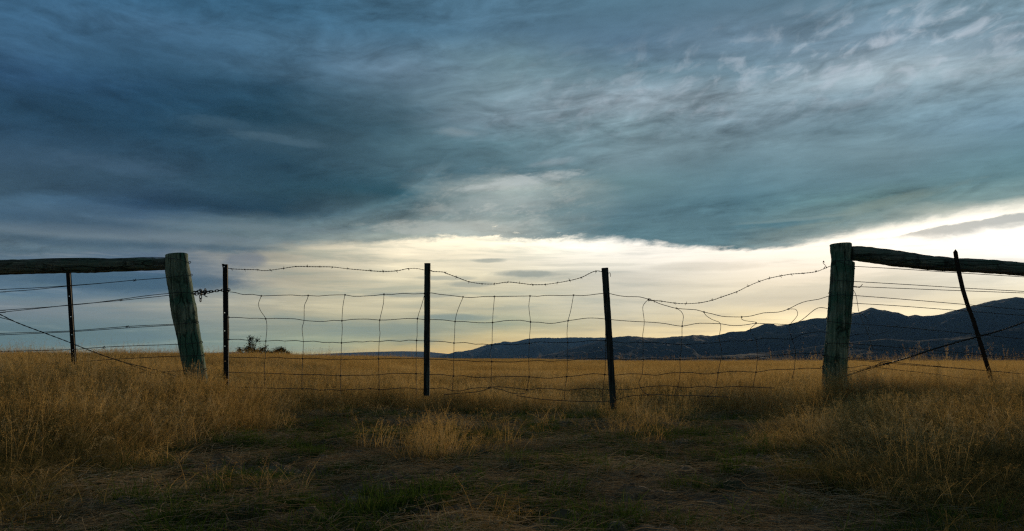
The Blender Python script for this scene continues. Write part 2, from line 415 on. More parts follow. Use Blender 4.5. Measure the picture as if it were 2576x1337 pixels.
# ------------------------------------------------------------------ materials
def mat(name):
    m = bpy.data.materials.new(name); m.use_nodes = True; m.node_tree.nodes.clear()
    return m, NT(m.node_tree)
def finish(N, bsdf, disp=None):
    o = N.n('ShaderNodeOutputMaterial'); N.nt.links.new(bsdf, o.inputs[0])
def principled(N, col, rough=.8, metal=0.0, bump=None, bstr=.5, bdist=.01, spec=.3):
    b = N.n('ShaderNodeBsdfPrincipled'); N.put(b.inputs['Base Color'], col); N.put(b.inputs['Roughness'], rough)
    N.put(b.inputs['Metallic'], metal); b.inputs['Specular IOR Level'].default_value = spec
    if bump is not None:
        bn = N.n('ShaderNodeBump'); bn.inputs['Strength'].default_value = bstr; bn.inputs['Distance'].default_value = bdist
        N.put(bn.inputs['Height'], bump); N.nt.links.new(bn.outputs[0], b.inputs['Normal'])
    return b.outputs[0]
def ocoord(N):
    return N.n('ShaderNodeTexCoord').outputs['Object']

def make_ground_mat():
    m, N = mat('ground_soil')
    co = N.n('ShaderNodeNewGeometry').outputs['Position']
    a = N.noise(co, 1.1, 6, .6, .3); b = N.noise(co, 14, 6, .65); c = N.noise(co, 60, 5, .6)
    soil = N.ramp(b, [(.3, (.05, .036, .025)), (.5, (.18, .13, .092)), (.70, (.38, .29, .215))])
    moss = N.ramp(c, [(.3, (.02, .03, .008)), (.7, (.06, .075, .022))])
    col = N.mix(N.mr(a, .49, .58, 0, .8, True), soil, moss)
    y = N.sep(co)[1]; x = N.sep(co)[0]
    far = N.noise(N.vm('MULTIPLY', co, (1, .35, 1)), .25, 8, .65)
    gold = N.ramp(far, [(.3, (.17, .105, .04)), (.55, (.26, .17, .07)), (.75, (.34, .24, .11))])
    thatch = N.ramp(b, [(.3, (.05, .033, .012)), (.7, (.14, .09, .035))])
    tf = N.mr(y, 6.2, 7.2, 0, 1, True)
    col = N.mix(tf, col, thatch)
    col = N.mix(N.mr(y, 25, 60, 0, 1, True), col, gold)
    finish(N, principled(N, col, .95, 0, N.m('ADD', b, c), .8, .012, .1))
    return m
def make_grass_mat(name, c1, c2, c3, trans=.45):
    m, N = mat(name)
    oi = N.n('ShaderNodeObjectInfo').outputs['Random']
    co = N.n('ShaderNodeNewGeometry').outputs['Position']
    big_ = N.noise(co, .8, 4, .6); fine = N.noise(co, 45, 2, .5)
    huge = N.noise(co, .11, 3, .6)
    f = N.m('ADD', N.m('ADD', N.m('MULTIPLY', big_, .33), N.m('MULTIPLY', huge, .22)), N.m('ADD', N.m('MULTIPLY', fine, .35), N.m('MULTIPLY', oi, .12)))
    col = N.ramp(f, [(.36, c1), (.52, c2), (.68, c3)])
    d = N.n('ShaderNodeBsdfDiffuse'); N.put(d.inputs[0], col)
    t = N.n('ShaderNodeBsdfTranslucent'); N.put(t.inputs[0], N.vm('MULTIPLY', col, (1.1, .95, .75)))
    mx = N.n('ShaderNodeMixShader'); mx.inputs[0].default_value = trans
    N.nt.links.new(d.outputs[0], mx.inputs[1]); N.nt.links.new(t.outputs[0], mx.inputs[2])
    finish(N, mx.outputs[0]); return m
def make_wood_mat(name, axis, c1, c2, c3, green=0.0):
    m, N = mat(name); c1 = tuple(v*.5 for v in c1); c3 = tuple(v*1.25 for v in c3)
    co = ocoord(N)
    sc = {'z': (34, 34, 1.6), 'x': (1.6, 34, 34)}[axis]
    g = N.noise(N.vm('MULTIPLY', co, sc), 1.0, 7, .65, 1.2)
    g2 = N.noise(N.vm('MULTIPLY', co, tuple(v*3 for v in sc)), 1.0, 4, .6, .5)
    bl = N.noise(co, 4.5, 4, .6, .4)
    col = N.ramp(N.m('ADD', N.m('MULTIPLY', g, .7), N.m('MULTIPLY', g2, .3)), [(.34, c1), (.5, c2), (.66, c3)])
    col = N.mix(N.mr(bl, .42, .6, 0, green, True), col, (.06, .185, .12))
    st = N.noise(N.vm('MULTIPLY', co, (7, 7, 3)), 1.0, 5, .7)
    col = N.mix(N.mr(st, .56, .68, 0, .75, True), col, (.015, .013, .012))
    # knots
    vo = N.n('ShaderNodeTexVoronoi'); N.put(vo.inputs['Vector'], N.vm('MULTIPLY', co, {'z': (5, 5, 2.6), 'x': (2.6, 5, 5)}[axis])); vo.inputs['Scale'].default_value = 1.0
    vd = vo.outputs['Distance']
    kn = N.m('MULTIPLY', N.mr(vd, .16, .10, 0, 1, True), N.m('MULTIPLY_ADD', N.m('SINE', N.m('MULTIPLY', vd, 150)), .35, .5))
    col = N.mix(kn, col, (.03, .02, .012))
    cr = N.n('ShaderNodeTexVoronoi', feature='DISTANCE_TO_EDGE'); N.put(cr.inputs['Vector'], N.vm('ADD', N.vm('MULTIPLY', co, {'z': (16, 16, .9), 'x': (.9, 16, 16)}[axis]), N.noise(co, 6, 3, .5, out=1))); cr.inputs['Scale'].default_value = 1.0
    ck = N.mr(cr.outputs['Distance'], 0.0, .06, 1, 0)
    ck = N.m('MULTIPLY', ck, N.mr(bl, .4, .55, 0, 1))
    col = N.mix(N.m('MULTIPLY', ck, .85), col, (.006, .006, .005))
    hgt = N.m('SUBTRACT', N.m('ADD', g, N.m('MULTIPLY', g2, .4)), N.m('MULTIPLY', ck, 1.3))
    finish(N, principled(N, col, .85, 0, hgt, .9, .006, .2)); return m
def make_metal_mat(name, c1, c2, rough=.55, metal=.6):
    m, N = mat(name)
    co = ocoord(N); a = N.noise(co, 30, 5, .65)
    finish(N, principled(N, N.ramp(a, [(.35, c1), (.65, c2)]), rough, metal, a, .4, .001, .4)); return m
M_GROUND = make_ground_mat()
M_DRY = make_grass_mat('dry_straw', (.26, .165, .06), (.58, .415, .165), (.82, .66, .36), .58)
M_OLIVE = make_grass_mat('fading_dim_grass', (.07, .08, .025), (.20, .17, .07), (.42, .33, .17), .45)
M_STRAW = make_grass_mat('pale_stems', (.34, .25, .12), (.62, .48, .26), (.82, .70, .45), .45)
M_PALE = make_grass_mat('bleached_straw', (.16, .12, .07), (.40, .31, .20), (.76, .66, .48), .3)
M_GREEN = make_grass_mat('green_turf', (.03, .06, .012), (.07, .13, .03), (.22, .22, .07), .4)
M_SCRUB = make_grass_mat('scrub_leaf', (.012, .022, .008), (.025, .04, .014), (.05, .06, .025), .25)
M_BARK, NB_ = mat('bark'); finish(NB_, principled(NB_, NB_.ramp(NB_.noise(ocoord(NB_), 20, 4), [(.3, (.03, .022, .015)), (.7, (.08, .06, .045))]), .9))
M_POST = make_wood_mat('treated_post_wood', 'z', (.035, .045, .03), (.19, .235, .165), (.42, .45, .32), .8)
M_RAIL = make_wood_mat('weathered_rail_wood', 'x', (.04, .045, .04), (.16, .17, .14), (.30, .30, .23), .35)
M_BATT = make_wood_mat('sawn_batten_wood', 'z', (.02, .022, .022), (.055, .058, .056), (.10, .105, .10), .1)
M_PICKET = make_metal_mat('dark_painted_steel', (.006, .006, .007), (.02, .016, .013), .6, .3)
M_RUSTY = make_metal_mat('rusty_steel', (.012, .008, .006), (.05, .024, .012), .7, .3)
M_WIRE = make_metal_mat('galvanised_wire', (.03, .033, .036), (.09, .09, .09), .5, .6)
M_BARB = make_metal_mat('rusted_wire', (.025, .014, .01), (.08, .04, .022), .7, .4)
M_CHAIN = make_metal_mat('chain_steel', (.02, .022, .026), (.06, .06, .065), .5, .7)

# ------------------------------------------------------------------ ground sheet
def gridmesh(name, xs, ys, zf):
    X, Yg = np.meshgrid(xs, ys)
    Z = zf(X, Yg)
    nv = X.size; co = np.stack([X.ravel(), Yg.ravel(), np.asarray(Z).ravel()], 1).astype(np.float32)
    nx, ny = len(xs), len(ys)
    i = (np.arange(ny-1)[:, None]*nx+np.arange(nx-1)[None, :]).ravel()
    fc = np.stack([i, i+1, i+1+nx, i+nx], 1).astype(np.int32)
    return np_mesh(name, co, fc)
def np_mesh(name, co, fc):
    me = bpy.data.meshes.new(name)
    me.vertices.add(len(co)); me.vertices.foreach_set('co', co.ravel())
    k = fc.shape[1]
    me.loops.add(len(fc)*k); me.loops.foreach_set('vertex_index', fc.ravel())
    me.polygons.add(len(fc)); me.polygons.foreach_set('loop_start', np.arange(0, len(fc)*k, k, dtype=np.int32))
    me.update(calc_edges=True); me.validate()
    return me
xs = np.concatenate([-np.geomspace(5, 9000, 60)[::-1][:-1], np.linspace(-5, 5, 430), np.geomspace(5, 9000, 60)[1:]])
ys = np.concatenate([-np.geomspace(1, 6000, 30)[::-1], np.linspace(-.9, .9, 20), np.linspace(1, 12, 470), np.geomspace(12.05, 9000, 110)])
ground = link('ground', gridmesh('ground', xs, ys, gh), M_GROUND)
tag(ground, kind='structure')

# ------------------------------------------------------------------ hills
def make_hill_mat():
    m, N = mat('hill_tussock')
    co = N.n('ShaderNodeNewGeometry').outputs['Position']
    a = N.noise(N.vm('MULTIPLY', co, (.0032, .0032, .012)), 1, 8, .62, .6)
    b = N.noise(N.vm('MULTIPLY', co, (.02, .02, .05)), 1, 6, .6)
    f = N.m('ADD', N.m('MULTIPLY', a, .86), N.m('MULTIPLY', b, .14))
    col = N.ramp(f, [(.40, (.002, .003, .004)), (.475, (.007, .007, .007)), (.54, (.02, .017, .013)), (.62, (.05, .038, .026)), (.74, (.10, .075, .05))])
    finish(N, principled(N, col, .95, 0, f, .8, 14, .03)); return m
M_HILL = make_hill_mat()
def hills(name, ridge, Yr, Y0, amp, seed, spur=1.0, rough=.0):
    rx = np.array([p[0] for p in ridge], float); ry = np.array([p[1] for p in ridge], float)
    n = 620
    px = np.linspace(rx[0], rx[-1], n)
    py = np.interp(px, rx, ry)
    u = (px-1288)/F
    zr = H+(HY-py)/F*Yr
    zr = zr+(fbm(px*.11, px*0+.5, seed, 5, .7)-.5)*rough*.9
    nt = 120; T = np.concatenate([np.linspace(0, 1, nt), np.linspace(1.05, 1.7, 14)])
    co = []
    base = -42.0
    for t in T:
        tt = min(t, 1.0)
        Yd = Y0+(Yr-Y0)*t
        X = u*Yd
        prof = tt**1.35 if t <= 1 else max(0, 1-(t-1)*1.3)
        z = base+(zr-base)*prof
        e = (tt*(1-tt)*4)*(1 if t <= 1 else 0)
        L = 1.0/(Yr*.085)
        wx = X*L+.8*fbm(X*L*.7, np.full_like(X, Yd*L*.4), seed+7, 3)*2
        rid = 1-np.abs(2*fbm(wx, np.full_like(X, Yd*L*.45), seed+3, 5, .52)-1)
        rid2 = fbm(X*L*4, np.full_like(X, Yd*L*3), seed+11, 5, .6)-.5
        dz = (rid-.82)*amp*e*spur*2.4+rid2*amp*.5*e
        z = z+dz*np.clip((zr-base)/(zr.max()-base+1e-6), .25, 1)
        lim = H+(zr-H)/Yr*Yd*.985
        if t < 1: z = np.minimum(z, np.maximum(lim, base))
        co.append(np.stack([X, np.full_like(X, Yd), z], 1))
    co = np.concatenate(co).astype(np.float32)
    i = (np.arange(len(T)-1)[:, None]*n+np.arange(n-1)[None, :]).ravel()
    fc = np.stack([i, i+1, i+1+n, i+n], 1).astype(np.int32)
    o = link(name, np_mesh(name, co, fc), M_HILL); tag(o, kind='structure'); return o
def conv(o, lst): return [((o[0]+x*o[2])/1.4907, (o[1]+y*o[2])/1.4907) for x, y in lst]
c3 = (1560, 940, .4188); c4 = (2240, 940, .4488); c7 = (3000, 1080, .3261)
far_ridge = [(-900, 880), (-200, 884), (300, 890), (520, 888), (600, 886), (680, 889), (760, 893), (850, 889), (930, 886), (1010, 884), (1070, 885), (1110, 889), (1160, 894), (1300, 900)]
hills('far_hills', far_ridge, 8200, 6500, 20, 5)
mid_ridge = conv(c3, [(100, 985), (180, 950), (260, 930), (330, 914), (360, 905), (420, 903), (500, 890), (600, 855), (680, 835), (760, 824), (775, 812), (800, 812), (860, 822), (900, 814), (980, 795), (1060, 786), (1140, 782), (1250, 785), (1400, 778), (1600, 780), (1780, 781), (2000, 800), (2292, 830)])+[(2700, 900)]
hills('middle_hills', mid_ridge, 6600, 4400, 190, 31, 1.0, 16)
near_ridge = conv(c3, [(900, 1000), (1050, 960), (1300, 905), (1450, 862), (1560, 830), (1700, 795), (1780, 776), (1900, 765), (1950, 768)])+conv(c4, [(430, 728), (500, 731), (560, 728), (600, 727), (620, 720), (700, 716), (760, 711), (800, 706), (870, 705), (900, 711), (950, 715), (1030, 703), (1080, 690), (1100, 680), (1240, 674), (1270, 660), (1330, 640), (1400, 612), (1460, 612), (1500, 626), (1570, 622), (1640, 605), (1750, 580), (1820, 566), (1900, 563)])+conv(c7, [(300, 345), (450, 325), (600, 292), (680, 280), (740, 262), (810, 228), (850, 232), (920, 256), (980, 258), (1010, 265), (1060, 280), (1130, 282), (1160, 298), (1210, 318), (1245, 326), (1290, 318), (1340, 310), (1400, 325), (1500, 322), (1570, 315), (1640, 302), (1700, 282), (1780, 262), (1860, 240), (1960, 212), (2060, 190), (2160, 160), (2300, 135), (2400, 120), (2480, 104), (2520, 108), (2576, 118)])+[(2700, 762), (3000, 780), (3600, 740), (4400, 790)]
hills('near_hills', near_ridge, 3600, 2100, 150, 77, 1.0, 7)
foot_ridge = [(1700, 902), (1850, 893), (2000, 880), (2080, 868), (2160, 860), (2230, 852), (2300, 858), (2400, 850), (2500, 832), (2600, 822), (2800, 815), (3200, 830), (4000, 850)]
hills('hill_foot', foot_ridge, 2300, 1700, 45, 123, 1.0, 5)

# ------------------------------------------------------------------ fence builders
def from_edges(m, ea, eb, axis, Y, name, matl, parent, n=28, seed=0, rough=.003, step=None, cuts=0):
    """round timber whose silhouette follows two traced edges; axis 'z' = post, 'x' = rail"""
    A_ = [px_of(m, p) for p in ea]; B_ = [px_of(m, p) for p in eb]
    k = 1 if axis == 'z' else 0
    ta = [a[k] for a in A_]; tb = [b[k] for b in B_]
    lo, hi = min(min(ta), min(tb)), max(max(ta), max(tb))
    N_ = 70
    mb = MB(); rg = random.Random(seed)
    prof = [1+.03*math.sin(3*2*math.pi*i/n+seed)+.02*rg.uniform(-1, 1) for i in range(n)]
    rows = []
    for i in range(N_+1):
        f = i/N_
        va = A_[0][k]+(A_[-1][k]-A_[0][k])*f; vb = B_[0][k]+(B_[-1][k]-B_[0][k])*f
        ua = np.interp(va, ta, [a[1-k] for a in A_]); ub = np.interp(vb, tb, [b[1-k] for b in B_])
        if axis == 'z': pa = at(ua, va, Y); pb = at(ub, vb, Y)
        else: pa = at(va, ua, Y); pb = at(vb, ub, Y)
        c = (pa+pb)/2; h = (pb-pa)/2; r = h.length
        row = []
        for q in range(n):
            t = 2*math.pi*q/n
            rr = prof[q] if abs(math.cos(t)) < .93 else 1
            rr += rg.uniform(-1, 1)*rough/r*.5
            p = c+h*math.cos(t)*rr+Vector((0, 1, 0))*r*math.sin(t)*rr
            row.append(p)
        rows.append(row)
    for row in rows: mb.v += row
    for i in range(N_):
        for q in range(n):
            q2 = (q+1) % n
            mb.f.append((i*n+q, i*n+q2, (i+1)*n+q2, (i+1)*n+q))
    for (row, off, flip) in ((rows[0], 0, True), (rows[-1], N_*n, False)):
        cc = sum(row, Vector())/n
        inset = [cc+(p-cc)*.93+((rows[0][0]-rows[1][0]) if flip else (rows[-1][0]-rows[-2][0])).normalized()*.004 for p in row]
        b = len(mb.v); mb.v += inset; mb.v.append(cc+((rows[0][0]-rows[1][0]) if flip else (rows[-1][0]-rows[-2][0])).normalized()*.003)
        for q in range(n):
            q2 = (q+1) % n
            fa = (off+q, off+q2, b+q2, b+q); fb = (b+q, b+q2, b+n)
            mb.f.append(fa[::-1] if not flip else fa[::-1]); mb.f.append(fb[::-1])
    me = mb.mesh(name)
    bm = bmesh.new(); bm.from_mesh(me); bmesh.ops.recalc_face_normals(bm, faces=bm.faces); bm.to_mesh(me); bm.free()
    return link(name, me, matl, parent)

def plate(m, top, bot, w_top, w_bot, holes, Y, name, matl, parent, hole_side=.42, rib=True, notch=False, mid=None, hr=.0045, pointed=False, thick=.005):
    """steel fence picket: a thin web punched with holes and a raised rib; mid = extra centre points for a bent one"""
    cl = [top]+(mid or [])+[bot]
    cw = [px_of(m, p) for p in cl]
    s = MAPS[m][2]/1.4907
    ys_ = [c[1] for c in cw]; xs_ = [c[0] for c in cw]
    hp = [px_of(m, p) for p in holes]
    y0, y1 = ys_[0], ys_[-1]
    wd = lambda y: (w_top+(w_bot-w_top)*(y-y0)/(y1-y0))*s/2
    cx = lambda y: np.interp(y, ys_, xs_)
    rp = hr/D*F       # hole radius in photo px
    cuts = sorted(set([y0, y1]+ys_+[h[1]-rp*1.5 for h in hp]+[h[1]+rp*1.5 for h in hp]))
    mb = MB()
    yf, yb = Y-thick/2, Y+thick/2
    def P(x, y, front): return at(x, y, Y)+Vector((0, -thick/2 if front else thick/2, 0))
    def quad(pts):
        b = len(mb.v); mb.v += pts; mb.f.append(tuple(range(b, b+len(pts))))
    for a, b in zip(cuts[:-1], cuts[1:]):
        hh = [h for h in hp if a <= h[1] <= b and abs((a+b)/2-h[1]) < rp]
        xa0, xa1, xb0, xb1 = cx(a)-wd(a), cx(a)+wd(a), cx(b)-wd(b), cx(b)+wd(b)
        for fr in (True, False):
            if not hh: quad([P(xa0, a, fr), P(xa1, a, fr), P(xb1, b, fr), P(xb0, b, fr)])
            else:
                hx, hy = hh[0]
                ring = [P(hx+rp*math.cos(t*math.pi/4+math.pi/8), hy+rp*math.sin(t*math.pi/4+math.pi/8), fr) for t in range(8)]
                outer = []
                xm0, xm1 = (xa0+xb0)/2, (xa1+xb1)/2; q = rp*.4
                outer = [P(xm1, hy+q, fr), P(hx+q, b, fr), P(hx-q, b, fr), P(xm0, hy+q, fr), P(xm0, hy-q, fr), P(hx-q, a, fr), P(hx+q, a, fr), P(xm1, hy-q, fr)]
                for t in range(8): quad([ring[t], outer[t], outer[(t+1) % 8], ring[(t+1) % 8]])
                quad([outer[0], P(xb1, b, fr), outer[1]]); quad([outer[3], outer[2], P(xb0, b, fr)])
                quad([outer[5], outer[4], P(xa0, a, fr)]); quad([outer[6], P(xa1, a, fr), outer[7]])
                if fr:
                    for t in range(8):
                        t2 = (t+1) % 8; k = Vector((0, thick, 0)); quad([ring[t], ring[t2], ring[t2]+k, ring[t]+k])
        quad([P(xa0, a, True), P(xa0, a, False), P(xb0, b, False), P(xb0, b, True)])
        quad([P(xa1, a, True), P(xa1, a, False), P(xb1, b, False), P(xb1, b, True)])
    quad([P(cx(y0)-wd(y0), y0, True), P(cx(y0)+wd(y0), y0, True), P(cx(y0)+wd(y0), y0, False), P(cx(y0)-wd(y0), y0, False)])
    quad([P(cx(y1)-wd(y1), y1, True), P(cx(y1)+wd(y1), y1, True), P(cx(y1)+wd(y1), y1, False), P(cx(y1)-wd(y1), y1, False)])
    if pointed:
        x0, x1 = cx(y0)-wd(y0), cx(y0)+wd(y0); k = Vector((0, thick, 0)); t_ = P((x0+x1)/2, y0-7, True)
        quad([P(x0, y0, True), t_, P(x1, y0, True)]); quad([P(x0, y0, False), t_+k, P(x1, y0, False)])
        quad([P(x0, y0, True), t_, t_+k, P(x0, y0, False)]); quad([P(x1, y0, True), t_, t_+k, P(x1, y0, False)])
    if notch:
        x0 = cx(y0)-wd(y0); k = Vector((0, thick, 0))
        pp = [P(x0-2.5, y0-1, True), P(x0+3.5, y0-1, True), P(x0+2.2, y0+7, True), P(x0, y0+9, True)]
        quad(pp); quad([p+k for p in pp])
    if rib:
        pts = []
        for i in range(13):
            y = y0+(y1-y0)*i/12; pts.append(at(cx(y)+wd(y)*.55, y, Y)+Vector((0, .012, 0)))
        mb.tube(pts, .0065, 6, flat=1.0)
        mb.tube([p+Vector((0, .010, 0)) for p in pts], .005, 5)
    o = mb.build(name, matl, parent, smooth=False)
    return o

WR = .0027
def wire(name, m, pts, parent, r=WR, Y=D-.005, sub=3, matl=None, extra=None, twist=False, kink=0):
    P = smooth_path(wp(m, pts, Y), sub)
    mb = MB()
    if twist:
        mb = twisted(P, r, mb)
    else: mb.tube(P, r, 5)
    if extra: extra(mb)
    return mb.build(name, matl or M_WIRE, parent)
def resample(P, step):
    P = [Vector(p) for p in P]; d = [0]
    for a, b in zip(P, P[1:]): d.append(d[-1]+(b-a).length)
    n = max(2, int(d[-1]/step)); o = []
    for i in range(n+1):
        t = d[-1]*i/n
        j_ = min(np.searchsorted(d, t, 'right')-1, len(P)-2); f = (t-d[j_])/max(d[j_+1]-d[j_], 1e-9)
        o.append(P[j_].lerp(P[j_+1], f))
    return o
def twisted(P, r, mb, pitch=.05, off=None, strands=2):
    off = off or r*.95
    Q = resample(P, pitch/6)
    for s_ in range(strands):
        pts = []
        for i, p in enumerate(Q):
            d = (Q[min(i+1, len(Q)-1)]-Q[max(i-1, 0)]).normalized()
            a = d.cross(Vector((0, 1, 0))).normalized(); b = d.cross(a)
            t = i*2*math.pi/6+s_*2*math.pi/strands
            pts.append(p+(a*math.cos(t)+b*math.sin(t))*off)
        mb.tube(pts, r, 4)
    return mb
def barb(mb, p, d, rg, size=.017, r=.0016):
    d = d.normalized(); a = d.cross(Vector((0, 1, 0))).normalized(); b = d.cross(a)
    for k in range(3):
        t0 = rg.uniform(0, 6.28)
        ring = [p+d*(k-1)*.003+(a*math.cos(t)+b*math.sin(t))*.0034 for t in [t0+i*math.pi/3 for i in range(7)]]
        mb.tube(ring, r, 4)
    for k in range(4):
        t = rg.uniform(0, 6.28)+k*1.57; v = (a*math.cos(t)+b*math.sin(t)+d*rg.uniform(-.7, .7)).normalized()
        mb.tube([p, p+v*size*rg.uniform(.8, 1.25)], [r*1.1, r*.5], 4)

def hook(m, c, w=10, h=6, Y=D):
    """open wire loop standing out past a post edge, centred on a reading"""
    o = []
    for i in range(8):
        t = math.pi*.55-i*math.pi*1.25/7
        o.append((c[0]+w*math.cos(t), c[1]-h*math.sin(t)))
    return o

# ------------------------------------------------------------------ left fence
YP = D+.02
lf = tag(empty('wire_fence', at(470, 1040)), 'left fence with horizontal log rail, leaning round strainer post and sagging paired plain wires', 'fence', 'fences either side of the gate')
lf.location.z = float(ghp(lf.location.x, D))
from_edges('L', [(105, 95), (103, 220), (120, 330), (140, 450), (152, 560), (165, 640), (185, 720), (210, 830), (232, 960), (250, 1050), (262, 1110), (280, 1180), (300, 1330)],
           [(290, 75), (300, 160), (320, 260), (340, 400), (355, 490), (372, 560), (380, 640), (395, 740), (415, 850), (432, 950), (445, 1040), (458, 1110), (470, 1200), (488, 1350)], 'z', YP+.09, 'strainer_post', M_POST, lf, seed=3)
from_edges('A', [(-1300, 186), (-260, 178), (0, 178), (200, 178), (400, 172), (520, 169), (560, 166), (660, 165), (720, 168), (900, 167), (1010, 168), (1200, 163), (1490, 163)],
           [(-1300, 330), (-260, 318), (0, 315), (300, 305), (600, 297), (800, 297), (990, 290), (1010, 285), (1300, 277), (1490, 272)], 'x', YP+.08, 'brace_rail', M_RAIL, lf, seed=8, rough=.006)
plate('A', (609, 292), (660, 1118), 36, 36, [(621, 505), (634, 689), (644, 849), (652, 986)], YP, 'steel_dropper', M_PICKET, lf)
def lw(pts, hk=None, twin=None, knot=None):
    mb = MB()
    front = lambda x: D-.01
    def ext(q):
        (xa, ya), (xb, yb) = q[:2]; return [(-1300, ya+(yb-ya)/(xb-xa)*(-1300-xa)*.6)]+q if xa < 0 and xb-xa > 30 else ([(-1300, q[1][1]+8)]+q if xa < 0 else q)
    pts = ext(pts); twin = ext(twin) if twin else None
    P = smooth_path(wp('A', pts, front), 3)
    if hk: P += wp('A', hook('A', hk, 15, 9), front)[:]
    mb.tube(P, WR, 5)
    if twin: mb.tube(smooth_path(wp('A', twin, lambda x: D-.004), 3), WR, 5)
    if knot:
        c = wp('A', [knot], D-.007)[0]; rg = random.Random(int(knot[0]))
        for k in range(2):
            t0 = rg.uniform(0, 3)
            mb.tube([c+Vector((math.cos(t0+i*.9)*.011+(k-.5)*.008, math.sin(i*1.3)*.004, math.sin(t0+i*.9)*.008)) for i in range(7)], .0016, 4)
        mb.tube([c+Vector((-.008, 0, -.012)), c+Vector((.008, 0, .012))], .0016, 4)
    mb.build('line_wire', M_WIRE, lf)
lw([(-60, 195), (400, 170), (800, 164), (1000, 171), (1240, 160), (1380, 158), (1490, 162), (1600, 178), (1690, 205)], (1694, 202))
lw([(-40, 447), (0, 445), (300, 432), (600, 412), (900, 390), (1205, 362), (1490, 340), (1600, 325), (1700, 322)], (1708, 316), [(-40, 470), (0, 468), (300, 447), (600, 416), (900, 391)], (1205, 362))
lw([(-40, 634), (0, 632), (400, 605), (750, 575), (1085, 533), (1300, 503), (1520, 480), (1600, 470), (1725, 478)], None, [(-40, 652), (0, 650), (400, 609), (610, 585), (800, 568), (1085, 543), (1520, 497)], (1085, 538))
lw([(-40, 840), (0, 838), (600, 818), (1145, 776), (1560, 756), (1755, 742)], (1764, 738), [(-40, 853), (0, 852), (600, 826), (1130, 790), (1560, 764)], (1142, 780))
lw([(-40, 1001), (0, 1000), (600, 985), (925, 962), (1240, 948), (1600, 936), (1790, 922)], (1800, 917), None, (930, 964))
lw([(-40, 1131), (0, 1130), (260, 1110), (650, 1095), (1000, 1072), (1400, 1050), (1620, 1042), (1812, 1037)], (1822, 1033), None, (262, 1110))
lw([(850, 1206), (900, 1203), (1200, 1192), (1650, 1172), (1830, 1165)], (1842, 1160))
mb = MB()
twisted(smooth_path(wp('A', [(-600, 390), (-60, 640), (0, 668), (160, 745), (400, 835), (600, 910), (800, 990), (1000, 1062), (1150, 1107), (1350, 1155), (1480, 1190), (1600, 1230)], D-.03), 4), .0028, mb, .10)
mb.tube(smooth_path(wp('A', [(-60, 665), (0, 695), (100, 722), (200, 760)], D-.026), 4), .0028, 5)
mb.tube(smooth_path(wp('A', [(1100, 1095), (1200, 1132), (1320, 1178), (1440, 1228)], D-.026), 4), .0028, 5)
mb.build('brace_wire', M_WIRE, lf)

# ------------------------------------------------------------------ right fence
rf = tag(empty('wire_fence', at(2100, 1040)), 'right fence with upright greenish strainer post, sloping log rail and bent rusty steel picket', 'fence', 'fences either side of the gate')
rf.location.z = float(ghp(rf.location.x, D))
post_r = from_edges('Q', [(160, 82), (165, 140), (172, 200), (166, 300), (160, 400), (152, 500), (145, 600), (138, 700), (130, 800), (122, 880), (112, 980), (102, 1060), (98, 1160), (95, 1240), (92, 1420)],
           [(328, 76), (327, 150), (322, 205), (321, 212), (352, 215), (350, 300), (345, 400), (338, 500), (330, 600), (322, 720), (312, 820), (302, 920), (295, 1010), (290, 1100), (288, 1180), (285, 1240), (282, 1420)], 'z', YP+.09, 'strainer_post', M_POST, rf, seed=5)
from_edges('E', [(652, 133), (720, 134), (820, 142), (850, 150), (1000, 165), (1100, 182), (1250, 207), (1400, 219), (1480, 228), (1600, 232), (1800, 243), (1900, 254), (2005, 262), (2200, 280), (3300, 352)],
           [(652, 246), (720, 252), (800, 262), (900, 280), (1000, 293), (1150, 308), (1300, 325), (1450, 333), (1600, 340), (1800, 352), (1900, 360), (2005, 370), (2200, 390), (3300, 470)], 'x', YP+.08, 'brace_rail', M_RAIL, rf, seed=18, rough=.006)
plate('E', (1468, 180), (1775, 1290), 34, 34, [(1555, 587), (1594, 705), (1680, 968)], YP-.045, 'steel_picket', M_RUSTY, rf, mid=[(1477, 240), (1496, 340), (1525, 470), (1565, 600), (1610, 720), (1650, 850), (1690, 980), (1730, 1110)], pointed=True)
def rw(pts, r=WR, hk=None, twin=None, rim=0):
    mb = MB(); Yf = lambda x: D-.012 if x > 2070 else D-.005
    if pts[-1][0] > 2000:
        (xa, ya), (xb, yb) = pts[-2:]; pts = pts+[(3300, yb+(yb-ya)/(xb-xa)*(3300-xb))]
    P = smooth_path(wp('E', pts, Yf), 3)
    mb.tube(P, r, 5)
    if twin: mb.tube(smooth_path(wp('E', twin, D-.006), 3), r, 5)
    if hk:
        h_ = [(hk[0]-12*math.cos(t), hk[1]-9*math.sin(t)) for t in [i*math.pi*1.6/7-.2 for i in range(8)]]
        mb.tube(wp('E', h_, D-.02), WR, 5)
    mb.build('line_wire', M_WIRE, rf)
rw([(500, 262), (545, 256), (580, 262), (620, 275), (655, 288), (676, 300), (682, 312)], twin=[(505, 250), (560, 247), (640, 247), (700, 248), (800, 262), (1100, 278), (1500, 310), (2040, 347)])
rw([(675, 292), (1000, 310), (1480, 342), (2040, 377)])
rw([(494, 406), (560, 404), (668, 410), (1100, 435), (1500, 460), (2040, 490)])
rw([(664, 452), (700, 456), (730, 452), (1000, 463), (1500, 482), (2040, 502)], twin=[(664, 448), (690, 449), (715, 458), (728, 446), (740, 432)])
rw([(478, 530), (520, 517), (580, 515), (660, 519), (1000, 545), (1540, 590), (2040, 635)], hk=(484, 504))
rw([(655, 580), (1000, 600), (1500, 638), (2040, 680)])
rw([(465, 722), (560, 732), (650, 740), (1000, 765), (1620, 823), (2040, 865)], hk=(466, 697))
rw([(450, 900), (500, 893), (630, 897), (1000, 925), (1700, 985), (2040, 1010)], hk=(452, 890))
rw([(430, 990), (520, 1003), (620, 1018), (800, 1035), (1050, 1060), (1500, 1092), (2040, 1138)], .0024, hk=(438, 995))
